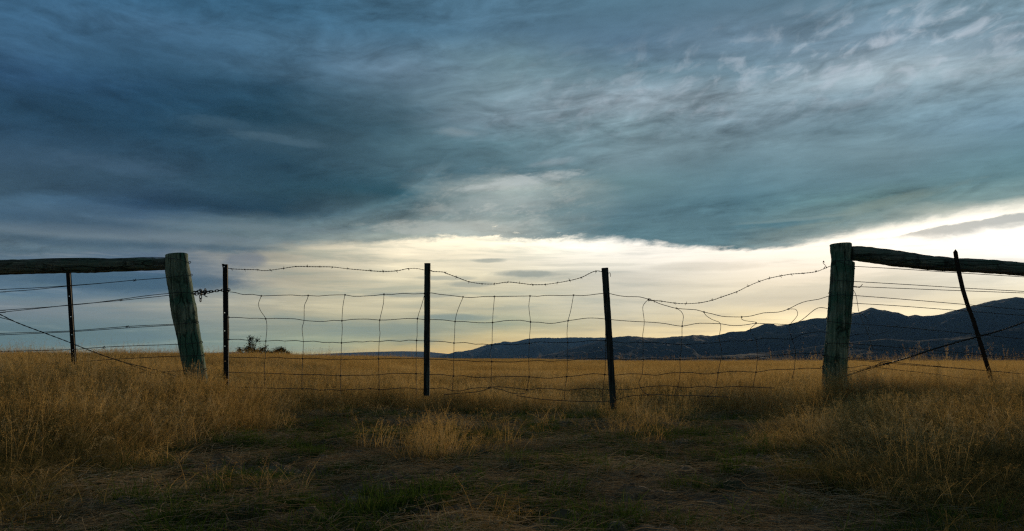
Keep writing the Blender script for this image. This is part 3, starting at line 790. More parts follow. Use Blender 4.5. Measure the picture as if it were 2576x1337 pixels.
rw([(620, 1005), (1000, 1045), (1500, 1090), (1900, 1125)])
rw([(620, 1085), (690, 1080), (760, 1068), (900, 1090), (1300, 1135), (1500, 1165), (1800, 1190)], hk=(423, 1085))
rw([(630, 925), (1000, 955), (1500, 985), (2040, 1025)], .0016)
mb = MB()
twisted(smooth_path(wp('E', [(560, 1165), (640, 1140), (720, 1112), (860, 1072), (960, 1047), (1100, 1005), (1250, 955), (1400, 910), (1500, 880), (1620, 850), (1660, 838), (1750, 815), (1850, 785), (2050, 712), (2600, 500)], D-.05), 4), .0034, mb, .09, .0042, 3)
mb.tube(smooth_path(wp('E', [(620, 1120), (700, 1105), (830, 1070), (900, 1048), (930, 1050), (960, 1042)], D-.06), 4), .0022, 5)
mb.tube(smooth_path(wp('E', [(640, 1142), (760, 1115), (820, 1095), (860, 1058), (900, 1045), (930, 1060), (955, 1068)], D-.062), 4), .0022, 5)
for k, (x, y) in enumerate([(850, 1075), (880, 1065), (905, 1058), (940, 1050)]):
    c = wp('E', [(x, y)], D-.05)[0]
    mb.tube([c+Vector((math.cos(t)*.004, math.sin(t)*.012, math.sin(t)*.012)) for t in [i*.9 for i in range(8)]], .0018, 4)
mb.build('brace_wire', M_WIRE, rf)
mb = MB()
for L_ in ([(665, 470), (690, 520), (705, 610), (714, 655), (750, 740), (783, 818), (800, 870), (825, 950)], [(650, 650), (690, 658), (714, 657), (735, 665), (780, 705), (783, 760), (793, 802)],
           [(630, 842), (700, 825), (783, 820), (860, 825), (900, 812), (955, 795)]):
    mb.tube(smooth_path(wp('E', L_, D+.03), 3), .0019, 5)
mb.build('loose_netting', M_WIRE, rf)

# ------------------------------------------------------------------ wire gate
gate = tag(empty('wire_gate', at(1500, 1045)), 'sagging wire netting gate with barbed top strand and two wooden battens across the gap', 'gate')
gate.location.z = float(ghp(gate.location.x, D))
plate('B', (106, 124), (116, 1330), 43, 45, [(96, 146), (102, 558), (102, 720), (104, 857), (108, 992)], YP, 'steel_picket', M_PICKET, gate, notch=True)
def batten(pts4, name, seed):
    mb = MB(); q = [px_of('BC'[pts4[0] == 'C'], p) for p in pts4[1]]
    rg = random.Random(seed); n = 26; th = .034
    for i in range(n+1):
        f = i/n
        l = Vector(q[0]).lerp(Vector(q[3]), f); r_ = Vector(q[1]).lerp(Vector(q[2]), f)
        for (c, dy) in ((l, -1), (r_, -1), (r_, 1), (l, 1)):
            j_ = rg.uniform(-.25, .25)
            mb.v.append(at(c[0]+j_, c[1], YP+.025)+Vector((0, dy*th/2, 0)))
    for i in range(n):
        for k in range(4):
            k2 = (k+1) % 4; mb.f.append((i*4+k, (i+1)*4+k, (i+1)*4+k2, i*4+k2))
    mb.f.append((0, 1, 2, 3)); mb.f.append((n*4+3, n*4+2, n*4+1, n*4))
    me = mb.mesh(name); bm = bmesh.new(); bm.from_mesh(me); bmesh.ops.recalc_face_normals(bm, faces=bm.faces); bm.to_mesh(me); bm.free()
    o = link(name, me, M_BATT, gate, smooth=False)
    return o
b1 = batten(('B', [(1892, 115), (1943, 115), (1936, 1300), (1884, 1300)]), 'batten', 1)
b2 = batten(('C', [(1663, 158), (1718, 155), (1795, 1420), (1742, 1420)]), 'batten', 2)
b1['label'] = 'upright square-sawn batten'; b2['label'] = 'leaning darker batten'
# netting: line wires joined across the crops
NETY = D-.006
LW = [
 [('B', [(150, 372), (200, 378), (270, 396), (350, 393), (430, 407), (560, 403), (700, 399), (790, 407), (850, 404), (940, 409), (1030, 401), (1180, 398), (1250, 411), (1370, 408), (1450, 403), (1528, 393), (1600, 394), (1700, 385), (1790, 390), (1890, 386)]),
  ('C', [(140, 381), (210, 393), (300, 402), (420, 417), (500, 422), (600, 414), (702, 413), (850, 411), (1020, 408), (1090, 411), (1170, 402), (1300, 404), (1410, 401), (1470, 405), (1550, 400), (1680, 384), (1740, 388), (1800, 402), (1890, 414), (2000, 416), (2080, 437)]),
  ('D', [(470, 422), (520, 445), (590, 466), (660, 484), (760, 492), (830, 497), (890, 515), (960, 530), (1040, 550), (1120, 555), (1205, 556), (1290, 547), (1390, 522), (1510, 516), (1595, 491), (1680, 447), (1760, 422), (1850, 408), (1948, 376)])],
 [('B', [(88, 597), (140, 600), (230, 601), (320, 608), (400, 607), (470, 612), (560, 608), (730, 613), (812, 627), (920, 635), (1000, 635), (1080, 626), (1152, 630), (1240, 618), (1380, 615), (1490, 624), (1600, 620), (1730, 610), (1828, 612), (1890, 620)]),
  ('C', [(140, 620), (240, 622), (350, 636), (440, 638), (560, 648), (686, 646), (790, 630), (930, 625), (1025, 641), (1100, 643), (1170, 652), (1240, 652), (1360, 630), (1430, 620), (1530, 606), (1620, 607), (1700, 615), (1800, 625), (1900, 633), (2042, 640), (2140, 645)]),
  ('D', [(480, 602), (570, 612), (640, 625), (708, 633), (780, 620), (860, 608), (1030, 613), (1100, 625), (1170, 628), (1240, 622), (1325, 609), (1400, 612), (1500, 615), (1610, 620), (1660, 607), (1710, 580), (1760, 540), (1820, 492), (1870, 477), (1945, 490)])],
 [('B', [(88, 785), (140, 798), (230, 795), (330, 808), (470, 812), (570, 805), (640, 812), (740, 806), (806, 817), (900, 812), (980, 824), (1070, 823), (1148, 828), (1260, 818), (1340, 820), (1410, 812), (1485, 818), (1570, 806), (1670, 814), (1750, 803), (1820, 807), (1890, 810)]),
  ('C', [(130, 812), (260, 818), (340, 830), (440, 825), (530, 840), (600, 838), (680, 846), (770, 838), (860, 846), (930, 838), (1014, 833), (1110, 818), (1200, 826), (1357, 826), (1450, 820), (1580, 806), (1695, 808), (1780, 818), (1880, 830), (1960, 822), (2032, 824)]),
  ('D', [(470, 768), (600, 780), (706, 786), (850, 780), (1024, 767), (1100, 757), (1240, 756), (1325, 747), (1400, 733), (1500, 737), (1628, 740), (1700, 705), (1780, 688), (1870, 680), (1930, 692)])],
 [('B', [(88, 955), (140, 955), (250, 960), (380, 960), (465, 965), (570, 957), (640, 965), (800, 970), (900, 966), (1000, 974), (1143, 980), (1250, 972), (1330, 975), (1480, 972), (1600, 968), (1700, 970), (1816, 966), (1890, 969)]),
  ('C', [(130, 975), (260, 978), (338, 988), (430, 985), (530, 995), (600, 990), (678, 996), (780, 998), (870, 1000), (940, 992), (1008, 991), (1100, 985), (1200, 993), (1280, 988), (1355, 988), (1450, 975), (1580, 968), (1696, 970), (1780, 972), (1870, 978), (1940, 972), (2033, 975)]),
  ('D', [(470, 905), (600, 912), (690, 912), (800, 908), (900, 905), (1034, 903), (1120, 905), (1240, 908), (1338, 893), (1450, 880), (1655, 862), (1780, 862), (1915, 853)])],
 [('B', [(120, 1090), (300, 1097), (440, 1098), (540, 1102), (640, 1106), (793, 1112), (900, 1110), (1000, 1116), (1140, 1122), (1240, 1118), (1330, 1118), (1484, 1114), (1600, 1100), (1700, 1102), (1816, 1104), (1890, 1108)]),
  ('C', [(130, 1112), (240, 1112), (333, 1126), (430, 1122), (530, 1138), (675, 1134), (800, 1130), (940, 1130), (1012, 1132), (1100, 1140), (1200, 1145), (1350, 1130), (1450, 1122), (1580, 1104), (1690, 1112), (1780, 1118), (1900, 1105), (2026, 1108)]),
  ('D', [(440, 1040), (500, 1043), (600, 1025), (692, 1021), (780, 1020), (900, 1033), (1008, 1023), (1100, 1012), (1200, 1010), (1325, 1018), (1420, 1002), (1500, 995), (1646, 993), (1750, 983), (1895, 990)])],
 [('B', [(120, 1220), (400, 1230), (600, 1236), (720, 1240), (800, 1240), (880, 1240), (950, 1252), (1050, 1247), (1138, 1253), (1230, 1245), (1300, 1248), (1400, 1237), (1485, 1246), (1600, 1240), (1730, 1230), (1816, 1240), (1890, 1242)]),
  ('C', [(210, 1232), (260, 1235), (325, 1256), (400, 1258), (480, 1240), (560, 1230), (640, 1232), (680, 1222), (760, 1222), (850, 1230), (940, 1240), (1010, 1250), (1100, 1236), (1250, 1240), (1332, 1252), (1430, 1245), (1520, 1235), (1672, 1243), (1780, 1248), (1900, 1245), (2012, 1230), (2080, 1218)]),
  ('D', [(430, 1138), (520, 1132), (600, 1132), (672, 1140), (770, 1145), (840, 1138), (900, 1133), (990, 1147), (1080, 1140), (1180, 1138), (1300, 1142), (1480, 1150)])],
 [('C', [(250, 1292), (330, 1285), (430, 1276), (520, 1270), (600, 1255), (650, 1236), (700, 1232), (780, 1252), (850, 1275), (930, 1286), (980, 1278)])],
 [('C', [(900, 1300), (1100, 1330), (1300, 1345), (1600, 1355), (1760, 1345), (1850, 1320), (1950, 1300), (2080, 1295)]), ('D', [(520, 1205), (640, 1215), (800, 1212), (920, 1220), (1100, 1225)])],
]
for segs in LW:
    P = []
    for m, pts in segs: P += wp(m, pts, NETY)
    MB().tube(smooth_path(P, 2), WR, 5).build('line_wire', M_WIRE, gate)
VW = [('B', [(432, 407), (412, 450), (405, 490), (425, 545), (470, 612), (480, 700), (470, 812), (465, 965), (457, 1030), (460, 1110), (462, 1220)]),
      ('B', [(852, 404), (835, 450), (815, 500), (812, 627), (795, 700), (806, 817), (800, 970), (795, 1112), (792, 1250)]),
      ('B', [(1178, 398), (1160, 500), (1152, 630), (1155, 700), (1148, 828), (1143, 980), (1140, 1122), (1137, 1253), (1135, 1320)]),
      ('B', [(1528, 393), (1522, 480), (1490, 624), (1487, 700), (1493, 740), (1485, 818), (1480, 972), (1484, 1114), (1485, 1246), (1480, 1300)]),
      ('B', [(1893, 388), (1865, 490), (1828, 612), (1825, 760), (1820, 807), (1816, 966), (1816, 1104), (1816, 1240), (1816, 1300)]),
      ('B', [(2237, 418), (2190, 530), (2165, 636), (2160, 780), (2155, 828), (2153, 988), (2148, 1125), (2138, 1270)]),
      ('C', [(703, 413), (690, 560), (686, 646), (682, 760), (680, 846), (662, 920), (678, 996), (675, 1134), (678, 1200), (640, 1240)]),
      ('C', [(1022, 408), (1010, 500), (1025, 641), (1018, 760), (1014, 833), (1010, 991), (1012, 1132), (1000, 1200), (995, 1250)]),
      ('C', [(1410, 401), (1385, 540), (1362, 630), (1352, 740), (1357, 826), (1355, 988), (1350, 1130), (1332, 1252), (1328, 1340)]),
      ('C', [(1714, 384), (1702, 560), (1697, 620), (1696, 760), (1695, 808), (1696, 970), (1690, 1112), (1674, 1243), (1668, 1345)]),
      ('C', [(2080, 440), (2045, 475), (2030, 520), (2044, 640), (2030, 760), (2033, 824), (2033, 975), (2026, 1108), (1995, 1180), (2012, 1230), (2040, 1270), (2085, 1298)]),
      ('D', [(662, 484), (700, 510), (718, 545), (715, 590), (708, 633), (706, 786), (690, 912), (692, 1021), (672, 1140), (640, 1215)]),
      ('D', [(890, 515), (910, 545), (960, 578), (1030, 613), (1018, 720), (1024, 767), (1040, 850), (1034, 903), (1008, 1023), (988, 1147), (920, 1218)]),
      ('D', [(1205, 556), (1208, 575), (1240, 588), (1318, 598), (1328, 609), (1278, 655), (1290, 690), (1325, 747), (1340, 840), (1338, 893), (1325, 1018), (1298, 1142)]),
      ('D', [(1595, 491), (1650, 490), (1670, 510), (1668, 550), (1610, 620), (1605, 670), (1628, 740), (1655, 840), (1655, 870), (1646, 993), (1625, 1075)]),
      ('B', [(130, 372), (131, 520), (135, 600), (140, 700), (138, 800)])]
hrows = [sum([wp(m, p, NETY) for m, p in segs], []) for segs in LW]
for m, pts in VW:
    P = smooth_path(wp(m, pts, NETY-.003), 3)
    vw = MB().tube(P, .0022, 5).build('stay_wire', M_WIRE, gate)
    for hr_ in hrows:
        best = None
        for a, b in zip(hr_, hr_[1:]):
            for t in (0, .25, .5, .75):
                p = a.lerp(b, t)
                for q in P[::2]:
                    d = (p-q).length
                    if best is None or d < best[0]: best = (d, p)
        if best and best[0] < .012:
            c = best[1]
            MB().tube([c+Vector((math.cos(i*1.05)*.0062, -.004+math.sin(i*.5)*.002, math.sin(i*1.05)*.0062)) for i in range(8)], .0022, 4).build('knot', M_WIRE, vw)
def barbed(name, segs, barbs, tail=None):
    P = []
    for m, pts in segs: P += wp(m, pts, NETY)
    P = smooth_path(P, 4)
    mb = MB(); twisted(P, .0017, mb, .045, .0019)
    if tail: twisted(smooth_path(wp(*tail, NETY), 4), .0015, mb, .03, .0016)
    o = mb.build(name, M_BARB, gate)
    rg = random.Random(3)
    for m, pts in barbs:
        for c in wp(m, pts, NETY):
            bb = MB(); barb(bb, c, Vector((1, 0, .1)), rg); bb.build('barb', M_BARB, o)
b_ = barbed('barbed_wire', [('B', [(130, 158), (165, 165), (280, 170), (400, 174), (440, 181), (515, 176), (630, 160), (740, 144), (845, 145), (950, 146), (1065, 148), (1200, 164), (1410, 182), (1520, 188), (1640, 183), (1740, 163), (1820, 162), (1890, 175)]),
         ('C', [(130, 180), (150, 188), (240, 193), (265, 203), (365, 240), (475, 280), (590, 298), (700, 300), (820, 283), (925, 293), (1045, 306), (1155, 304), (1265, 290), (1375, 270), (1480, 242), (1545, 210), (1590, 190), (1625, 183), (1665, 190)])],
       [('B', [(165, 165), (280, 170), (400, 174), (512, 176), (628, 161), (740, 144), (843, 145), (953, 146), (1066, 148), (1205, 164), (1410, 182), (1522, 188), (1640, 183), (1745, 163)]),
        ('C', [(140, 183), (265, 203), (365, 240), (475, 280), (590, 298), (700, 300), (820, 284), (928, 294), (1045, 306), (1157, 304), (1265, 290), (1377, 270), (1480, 242), (1612, 190)])])
barbed('barbed_wire', [('D', [(425, 408), (450, 414), (470, 418), (535, 424), (645, 440), (740, 445), (855, 438), (960, 416), (1035, 390), (1160, 347), (1262, 298), (1352, 260), (1440, 232), (1530, 213), (1620, 198), (1720, 191), (1825, 178), (1890, 155), (1958, 126)])],
       [('D', [(430, 412), (470, 420), (535, 424), (645, 440), (740, 445), (855, 438), (960, 416), (1035, 390), (1162, 347), (1262, 298), (1352, 260), (1440, 232), (1530, 213), (1620, 198), (1720, 191), (1825, 178), (1915, 143), (1890, 92)])],
       ('D', [(1888, 156), (1905, 132), (1900, 118), (1890, 112), (1893, 100), (1888, 88)]))
mb = MB()
MB().tube(smooth_path(wp('C', [(1718, 205), (1735, 200), (1740, 210), (1741, 235)], YP), 3), .0022, 4).build('wire_tie', M_BARB, gate)
mb.tube(smooth_path(wp('D', [(420, 405), (425, 418), (440, 420), (448, 408), (435, 402), (425, 412), (455, 422), (470, 416), (476, 438)], NETY), 3), .0018, 4)
mb.build('wire_tie', M_BARB, gate)

# ------------------------------------------------------------------ chain holding the gate
chain = tag(empty('chain', at(515, 733)), 'dark steel chain looped between left strainer post and gate picket', 'chain')
proto_me = None
def make_link_mesh():
    mb = MB(); L_, w, r = .0145, .0085, .0035; pts = []
    for i in range(16):
        t = 2*math.pi*i/16
        pts.append(Vector((math.cos(t)*w+(L_-w)*(1 if math.cos(t) > 0 else -1), 0, math.sin(t)*w)))
    n = 7; b = 0
    for i, p in enumerate(pts):
        d = (pts[(i+1) % 16]-pts[i-1]).normalized(); a = Vector((0, 1, 0)); c = d.cross(a)
        for k in range(n):
            t = 2*math.pi*k/n; mb.v.append(p+(a*math.cos(t)+c*math.sin(t))*r)
    for i in range(16):
        for k in range(n): mb.f.append((i*n+k, i*n+(k+1) % n, ((i+1) % 16)*n+(k+1) % n, ((i+1) % 16)*n+k))
    me = mb.mesh('link'); me.materials.append(M_CHAIN); me.polygons.foreach_set('use_smooth', [True]*len(me.polygons)); return me
link_me = make_link_mesh()
def chain_run(pts, Y, flip=0):
    P = resample(smooth_path(wp('K', pts, Y), 4), .0225)
    for i, (a, b) in enumerate(zip(P, P[1:])):
        d = (b-a).normalized(); o = bpy.data.objects.new('link', link_me); COL.objects.link(o)
        q = Vector((1, 0, 0)).rotation_difference(d)
        rot = q.to_matrix().to_4x4() @ Matrix.Rotation(R(90)*((i+flip) % 2)+R(random.uniform(-18, 18)), 4, 'X')
        o.parent = chain
        o.matrix_parent_inverse = Matrix.Translation(-chain.location)
        o.matrix_basis = Matrix.Translation((a+b)/2) @ rot
YC = lambda x: D-.008
chain_run([(240, 680), (330, 620), (460, 590), (600, 600), (760, 600), (880, 600), (1000, 600), (1120, 600), (1260, 570), (1400, 560), (1500, 540), (1620, 520), (1740, 510), (1800, 545)], YC)
chain_run([(240, 690), (360, 720), (480, 700), (600, 690), (720, 700), (800, 650), (860, 630), (980, 625), (1090, 630)], lambda x: D-.03, 1)
chain_run([(560, 520), (600, 560), (640, 620), (560, 660), (590, 750)], lambda x: D-.045)
chain_run([(780, 510), (830, 560), (780, 630), (740, 700)], lambda x: D-.045, 1)
chain_run([(620, 530), (680, 620), (640, 720), (760, 720)], lambda x: D-.02, 1)
chain_run([(585, 760), (583, 880), (580, 1020)], lambda x: D-.04)
chain_run([(1520, 590), (1640, 580), (1760, 580)], lambda x: D-.02, 1)
MB().tube(smooth_path(wp('K', [(740, 700), (755, 760), (790, 800), (870, 828)], D-.04), 4), .0035, 6).build('hook', M_CHAIN, chain)

# ------------------------------------------------------------------ shrubs on the horizon
def shrub(label, m, base, branches, leafn, lscale, Y, group, seed):
    bx, by = px_of(m, base); b0 = at(bx, by, Y); g = float(ghp(b0.x, Y))
    kk = Y/16; lscale *= kk; root = tag(empty('shrub', (b0.x, Y, g)), label, 'shrub', group)
    rg = random.Random(seed); st = MB(); lf_ = MB()
    basep = Vector((b0.x, Y, g))
    for br in branches:
        br = [(x_, 900-(900-y_)*(.8 if y_ > 450 else .95)) for x_, y_ in br]
        path = [basep]+[q+Vector((0, rg.uniform(-.25, .25)*Y/16, 0)) for q in wp(m, br, Y)]
        P = smooth_path(path, 5)
        st.tube(P, [max(.010*(1-i/len(P)), .003)*kk for i in range(len(P))], 5)
        for i, p in enumerate(P):
            if i < len(P)*.3: continue
            for k in range(3):
                d = Vector((rg.gauss(0, 1), rg.gauss(0, 1), rg.gauss(.3, .8))).normalized()*rg.uniform(.02, .09)*lscale
                st.tube([p, p+d], [.0035*kk, .0015*kk], 3)
                for _ in range(leafn):
                    c = p+d*rg.uniform(.3, 1.2)+Vector((rg.gauss(0, 1), rg.gauss(0, 1), rg.gauss(0, 1)))*.018*lscale
                    a = Vector((rg.gauss(0, 1), rg.gauss(0, 1), rg.gauss(0, 1))).normalized(); b = a.orthogonal().normalized()
                    s_ = rg.uniform(.008, .018)*kk
                    v0 = len(lf_.v); lf_.v += [c-a*s_, c+b*s_*.5, c+a*s_, c-b*s_*.5]; lf_.f.append((v0, v0+1, v0+2, v0+3))
    st.build('stem', M_BARK, root); lf_.build('foliage', M_SCRUB, root, smooth=False)
YS = 62.0
shrub('dark prickly shrub with a tall thin spire rising behind the gate netting', 'S', (780, 900),
      [[(850, 640), (870, 520), (850, 400), (850, 215)], [(880, 400), (960, 335)], [(860, 380), (800, 290)], [(880, 500), (940, 465)], [(700, 700), (710, 540)], [(600, 720), (540, 610)],
       [(560, 740), (450, 660)], [(450, 800), (380, 760), (350, 690)], [(780, 740), (800, 600)], [(950, 760), (990, 640)], [(1000, 760), (1060, 690)], [(1100, 800), (1200, 660), (1290, 490)], [(1150, 760), (1290, 740)],
       [(1180, 680), (1320, 600)], [(640, 780), (600, 680)], [(720, 780), (860, 690)], [(850, 790), (930, 700)], [(560, 820), (480, 700)], [(650, 820), (760, 700)], [(1020, 820), (1120, 740)], [(900, 820), (1010, 760)]],
      3, 1.0, YS, 'shrubs on the field horizon', 4)
shrub('lower dark shrub half sunk in the dry grass, right of the spired one', 'S', (1840, 920),
      [[(1850, 760), (1950, 690), (1990, 680)], [(1820, 760), (1910, 650)], [(1900, 780), (2050, 690)], [(1830, 800), (1810, 730)], [(1880, 850), (1960, 720)]],
      6, .8, YS+.5, 'shrubs on the field horizon', 9)
shrub('small tight clump of scrub between the two larger shrubs', 'S', (1450, 930),
      [[(1420, 830), (1430, 790)], [(1480, 860), (1500, 810)], [(1360, 860), (1340, 820)], [(1600, 870), (1650, 790)], [(1700, 870), (1700, 800)], [(1550, 880), (1580, 830)]],
      6, .8, YS-.4, 'shrubs on the field horizon', 12)
shrub('low faint bush at the far right end of the shrub row', 'S', (2100, 935),
      [[(2100, 880), (2110, 850)], [(2080, 890), (2050, 860)], [(2140, 890), (2160, 860)]], 5, .8, YS+.2, 'shrubs on the field horizon', 15)

# ------------------------------------------------------------------ grass
GC = bpy.data.collections.new('grass_sources')      # not linked: only read by the grass object
class Fast:
    def __init__(s): s.v = []; s.f = []
    def rib(s, P, w, side):
        b = len(s.v)
        for i, p in enumerate(P):
            ww = w*(1-.7*i/(len(P)-1))
            s.v.append(p-side*ww); s.v.append(p+side*ww)
        for i in range(len(P)-1): s.f.append((b+2*i, b+2*i+1, b+2*i+3, b+2*i+2))
    def dia(s, c, d, side, L_, w):
        b = len(s.v); s.v += [c, c+d*L_*.5+side*w, c+d*L_, c+d*L_*.5-side*w]; s.f.append((b, b+1, b+2, b+3))
def V(a): return np.array(a, float)
def rdir(rg, up=0.0):
    v = rg.normal(size=3); v[2] += up; return v/np.linalg.norm(v)
def clump(seed, n, hmin, hmax, rad, lean, pan, w=.0011, leaves=1.5, flat=0.0):
    rg = np.random.default_rng(seed); f = Fast()
    for _ in range(n):
        r = rad*math.sqrt(rg.random()); t = rg.random()*6.283
        b = V((r*math.cos(t), r*math.sin(t), -.02)); h = rg.uniform(hmin, hmax)
        ld = rg.normal(size=2)*lean+V((math.cos(t), math.sin(t)))*lean*.8*r/rad
        P = []
        for i in range(6):
            q = i/5; P.append(b+V((ld[0]*h*q**1.7, ld[1]*h*q**1.7, h*(q-(.12+flat)*q*q*np.hypot(*ld)*2))))
        sd_ = rdir(rg); sd_[2] *= .2
        f.rib(P, w, sd_/np.linalg.norm(sd_))
        if pan and rg.random() < pan:
            for k in range(rg.integers(9, 14)):
                q = rg.uniform(.62, 1.0); i = min(int(q*5), 4); fr = q*5-i
                c = P[i]*(1-fr)+P[i+1]*fr
                d = rdir(rg, .9); L_ = (1.08-q)*h*rg.uniform(.10, .22)+.008
                sd2 = rdir(rg)
                f.rib([c, c+d*L_], .00035, sd2)
                for s_ in range(4):
                    cc = c+d*L_*rg.uniform(.35, 1.0)+rg.normal(size=3)*.0025
                    f.dia(cc, rdir(rg, .6), rdir(rg), rg.uniform(.003, .006), rg.uniform(.0007, .0014))
    for _ in range(int(n*leaves)):
        r = rad*math.sqrt(rg.random()); t = rg.random()*6.283
        b = V((r*math.cos(t), r*math.sin(t), -.02)); h = rg.uniform(.25, .65)*hmax
        ld = rg.normal(size=2)*(.35+lean)
        P = [b+V((ld[0]*h*q**1.5, ld[1]*h*q**1.5, h*q*(1-.45*q*min(1.5, np.hypot(*ld))))) for q in (0, .25, .5, .75, 1)]
        sd_ = rdir(rg); sd_[2] *= .3; f.rib(P, w*1.15, sd_/np.linalg.norm(sd_))
    return f
def src(name, f, m_):
    me = np_mesh(name, np.array(f.v, np.float32), np.array(f.f, np.int32)); me.materials.append(m_)
    o = bpy.data.objects.new(name, me); return o
def scatter(name, sources, pts, rot, scl, idx, label, cat=None):
    c = bpy.data.collections.new(name+'_sources')
    for o in sources: c.objects.link(o)
    n = len(pts); me = bpy.data.meshes.new(name)
    me.vertices.add(n); me.vertices.foreach_set('co', np.asarray(pts, np.float32).ravel())
    a = me.attributes.new('rot', 'FLOAT_VECTOR', 'POINT'); a.data.foreach_set('vector', np.asarray(rot, np.float32).ravel())
    a = me.attributes.new('scl', 'FLOAT_VECTOR', 'POINT'); a.data.foreach_set('vector', np.asarray(scl, np.float32).ravel())
    a = me.attributes.new('idx', 'INT', 'POINT'); a.data.foreach_set('value', np.asarray(idx, np.int32))
    me.update()
    o = bpy.data.objects.new(name, me); COL.objects.link(o)
    ng = bpy.data.node_groups.new(name, 'GeometryNodeTree')
    ng.interface.new_socket('Geometry', in_out='INPUT', socket_type='NodeSocketGeometry')
    ng.interface.new_socket('Geometry', in_out='OUTPUT', socket_type='NodeSocketGeometry')
    g = NT(ng); gi = g.n('NodeGroupInput'); go = g.n('NodeGroupOutput')
    ci = g.n('GeometryNodeCollectionInfo'); ci.inputs['Collection'].default_value = c
    ci.inputs['Separate Children'].default_value = True; ci.inputs['Reset Children'].default_value = True
    ip = g.n('GeometryNodeInstanceOnPoints'); ip.inputs['Pick Instance'].default_value = True
    def na(nm, dt):
        x = g.n('GeometryNodeInputNamedAttribute', data_type=dt); x.inputs[0].default_value = nm
        return [q for q in x.outputs if q.enabled and q.name == 'Attribute'][0]
    ng.links.new(gi.outputs[0], ip.inputs['Points']); ng.links.new(ci.outputs[0], ip.inputs['Instance'])
    ng.links.new(na('idx', 'INT'), ip.inputs['Instance Index'])
    er = g.n('FunctionNodeEulerToRotation'); ng.links.new(na('rot', 'FLOAT_VECTOR'), er.inputs[0])
    ng.links.new(er.outputs[0], ip.inputs['Rotation']); ng.links.new(na('scl', 'FLOAT_VECTOR'), ip.inputs['Scale'])
    ng.links.new(ip.outputs[0], go.inputs[0])
    md = o.modifiers.new('scatter', 'NODES'); md.node_group = ng
    tag(o, label, cat, kind='stuff'); return o
def rand_field(n, y0, y1, power=1.0, margin=1.15, extra=2.2):
    """points spread over the viewing wedge between two distances"""
    u = rng.random(n)
    y = np.sqrt(y0*y0+(y1*y1-y0*y0)*u**power)
    x = (rng.random(n)*2-1)*(y*.64*margin+extra)
    return x, y
def inst(x, y, s, hz, tilt=.10, nidx=1):
    z = gh(x, y); n = len(x)
    rot = np.stack([rng.normal(size=n)*tilt, rng.normal(size=n)*tilt, rng.random(n)*6.283], 1)
    scl = np.stack([s, s, s*hz], 1)
    return np.stack([x, y, z], 1), rot, scl, rng.integers(0, nidx, n)
def cat_(*a): return [np.concatenate(q) for q in zip(*a)]
# long dry grass: height of the sward at a place
def sward(x, y):
    left = sstep(-x, 1.0, 2.2)*(1-sstep(y, 8, 11)); right = sstep(x, 1.2, 2.4)*(1-sstep(y, 8, 11))
    h = .235+.075*left+.06*right*(1-.7*(1-sstep(x, 2.2, 3.2))*(1-sstep(y, 6.3, 7)))
    h = np.where(y < 6.2, h*(.35+.65*sstep(y, 2.0, 4.8)), h)
    h = h*(1-.36*(1-sstep(y, 6.0, 8.2))*(1-left)*(1-right))
    h = h*(1-.5*track(x-.35, y)*(x < 0)-.5*track(x+.0, y)*(x < 0)*.5-.6*track(x-.3, y)*(x > 0))*np.where(y < 6.3, .7+.3*sstep(np.abs(x), 1.4, 2.6), 1)
    h = h*(.62+.76*fbm(x*.9, y*.9, 60, 3))
    h = h*(1-.45*np.exp(-((x-.62-.02*(y-6))/.16)**2)*sstep(y, 6, 6.5)*(1-sstep(y, 20, 40)))
    return h
S_tall = [src('tall%d' % i, clump(100+i, 26, .65, 1.05, .42, .16, .8, w=.0035, leaves=1.2), M_DRY) for i in range(0)]
def unit_clump(seed, n, rad, lean, pan, w, leaves): return clump(seed, n, .6*.3, 1.0*.3, rad, lean, pan, w, leaves)
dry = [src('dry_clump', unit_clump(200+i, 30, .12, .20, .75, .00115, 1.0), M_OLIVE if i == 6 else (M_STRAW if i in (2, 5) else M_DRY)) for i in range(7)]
sparse = [src('sparse_clump', clump(230+i, 9, .28, .46, .10, .16, 1.0, .0009, .2), M_DRY) for i in range(4)]
wide = [src('wide_patch', clump(250+i, 210, .18, .31, .45, .18, .7, .0012, .6), M_DRY) for i in range(5)]
allsrc = dry+sparse+wide
# near
x, y = rand_field(12500, 1.5, 6.4); k = rng.random(len(x)) > track(x, y)*1.05+.06+.35*(1-sstep(y, 2.0, 3.8)); x, y = x[k], y[k]
hh = sward(x, y)/.27
a1 = list(inst(x, y, .8+.5*rng.random(len(x)), np.clip(hh, .3, 2), .2, 7))
k = (y < 4.4) & (rng.random(len(x)) < .75*(1-sstep(y, 3.0, 4.4))); a1[3][k] = 6  # darker olive clumps towards the viewer: foreground dimness put into the grass colour
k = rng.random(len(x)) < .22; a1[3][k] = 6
# behind the fence
x, y = rand_field(11500, 6.25, 14, 1.0); k = rng.random(len(x)) > track(x, y)*.93; x, y = x[k], y[k]; hh = sward(x, y)/.27
a2 = inst(x, y, .9+.5*rng.random(len(x)), np.clip(hh/1.1, .4, 2), .12, 7)
x, y = rand_field(5200, 13, 36, 1.3); s = .9+y*.02
a3 = inst(x, y, s, np.clip(.23/(.27*s), .2, 2)*(.45+1.1*fbm(x*.35, y*.35, 66, 3))*(.8+.4*rng.random(len(x))), .03, 5); a3 = list(a3); a3[3] = a3[3]+11
x, y = rand_field(5200, 34, 150, 1.25); s = 1.0+y*.03
a4 = inst(x, y, s, np.clip(.24/(.27*s), .08, 2)*(.8+.4*rng.random(len(x))), .02, 5); a4 = list(a4); a4[3] = a4[3]+11
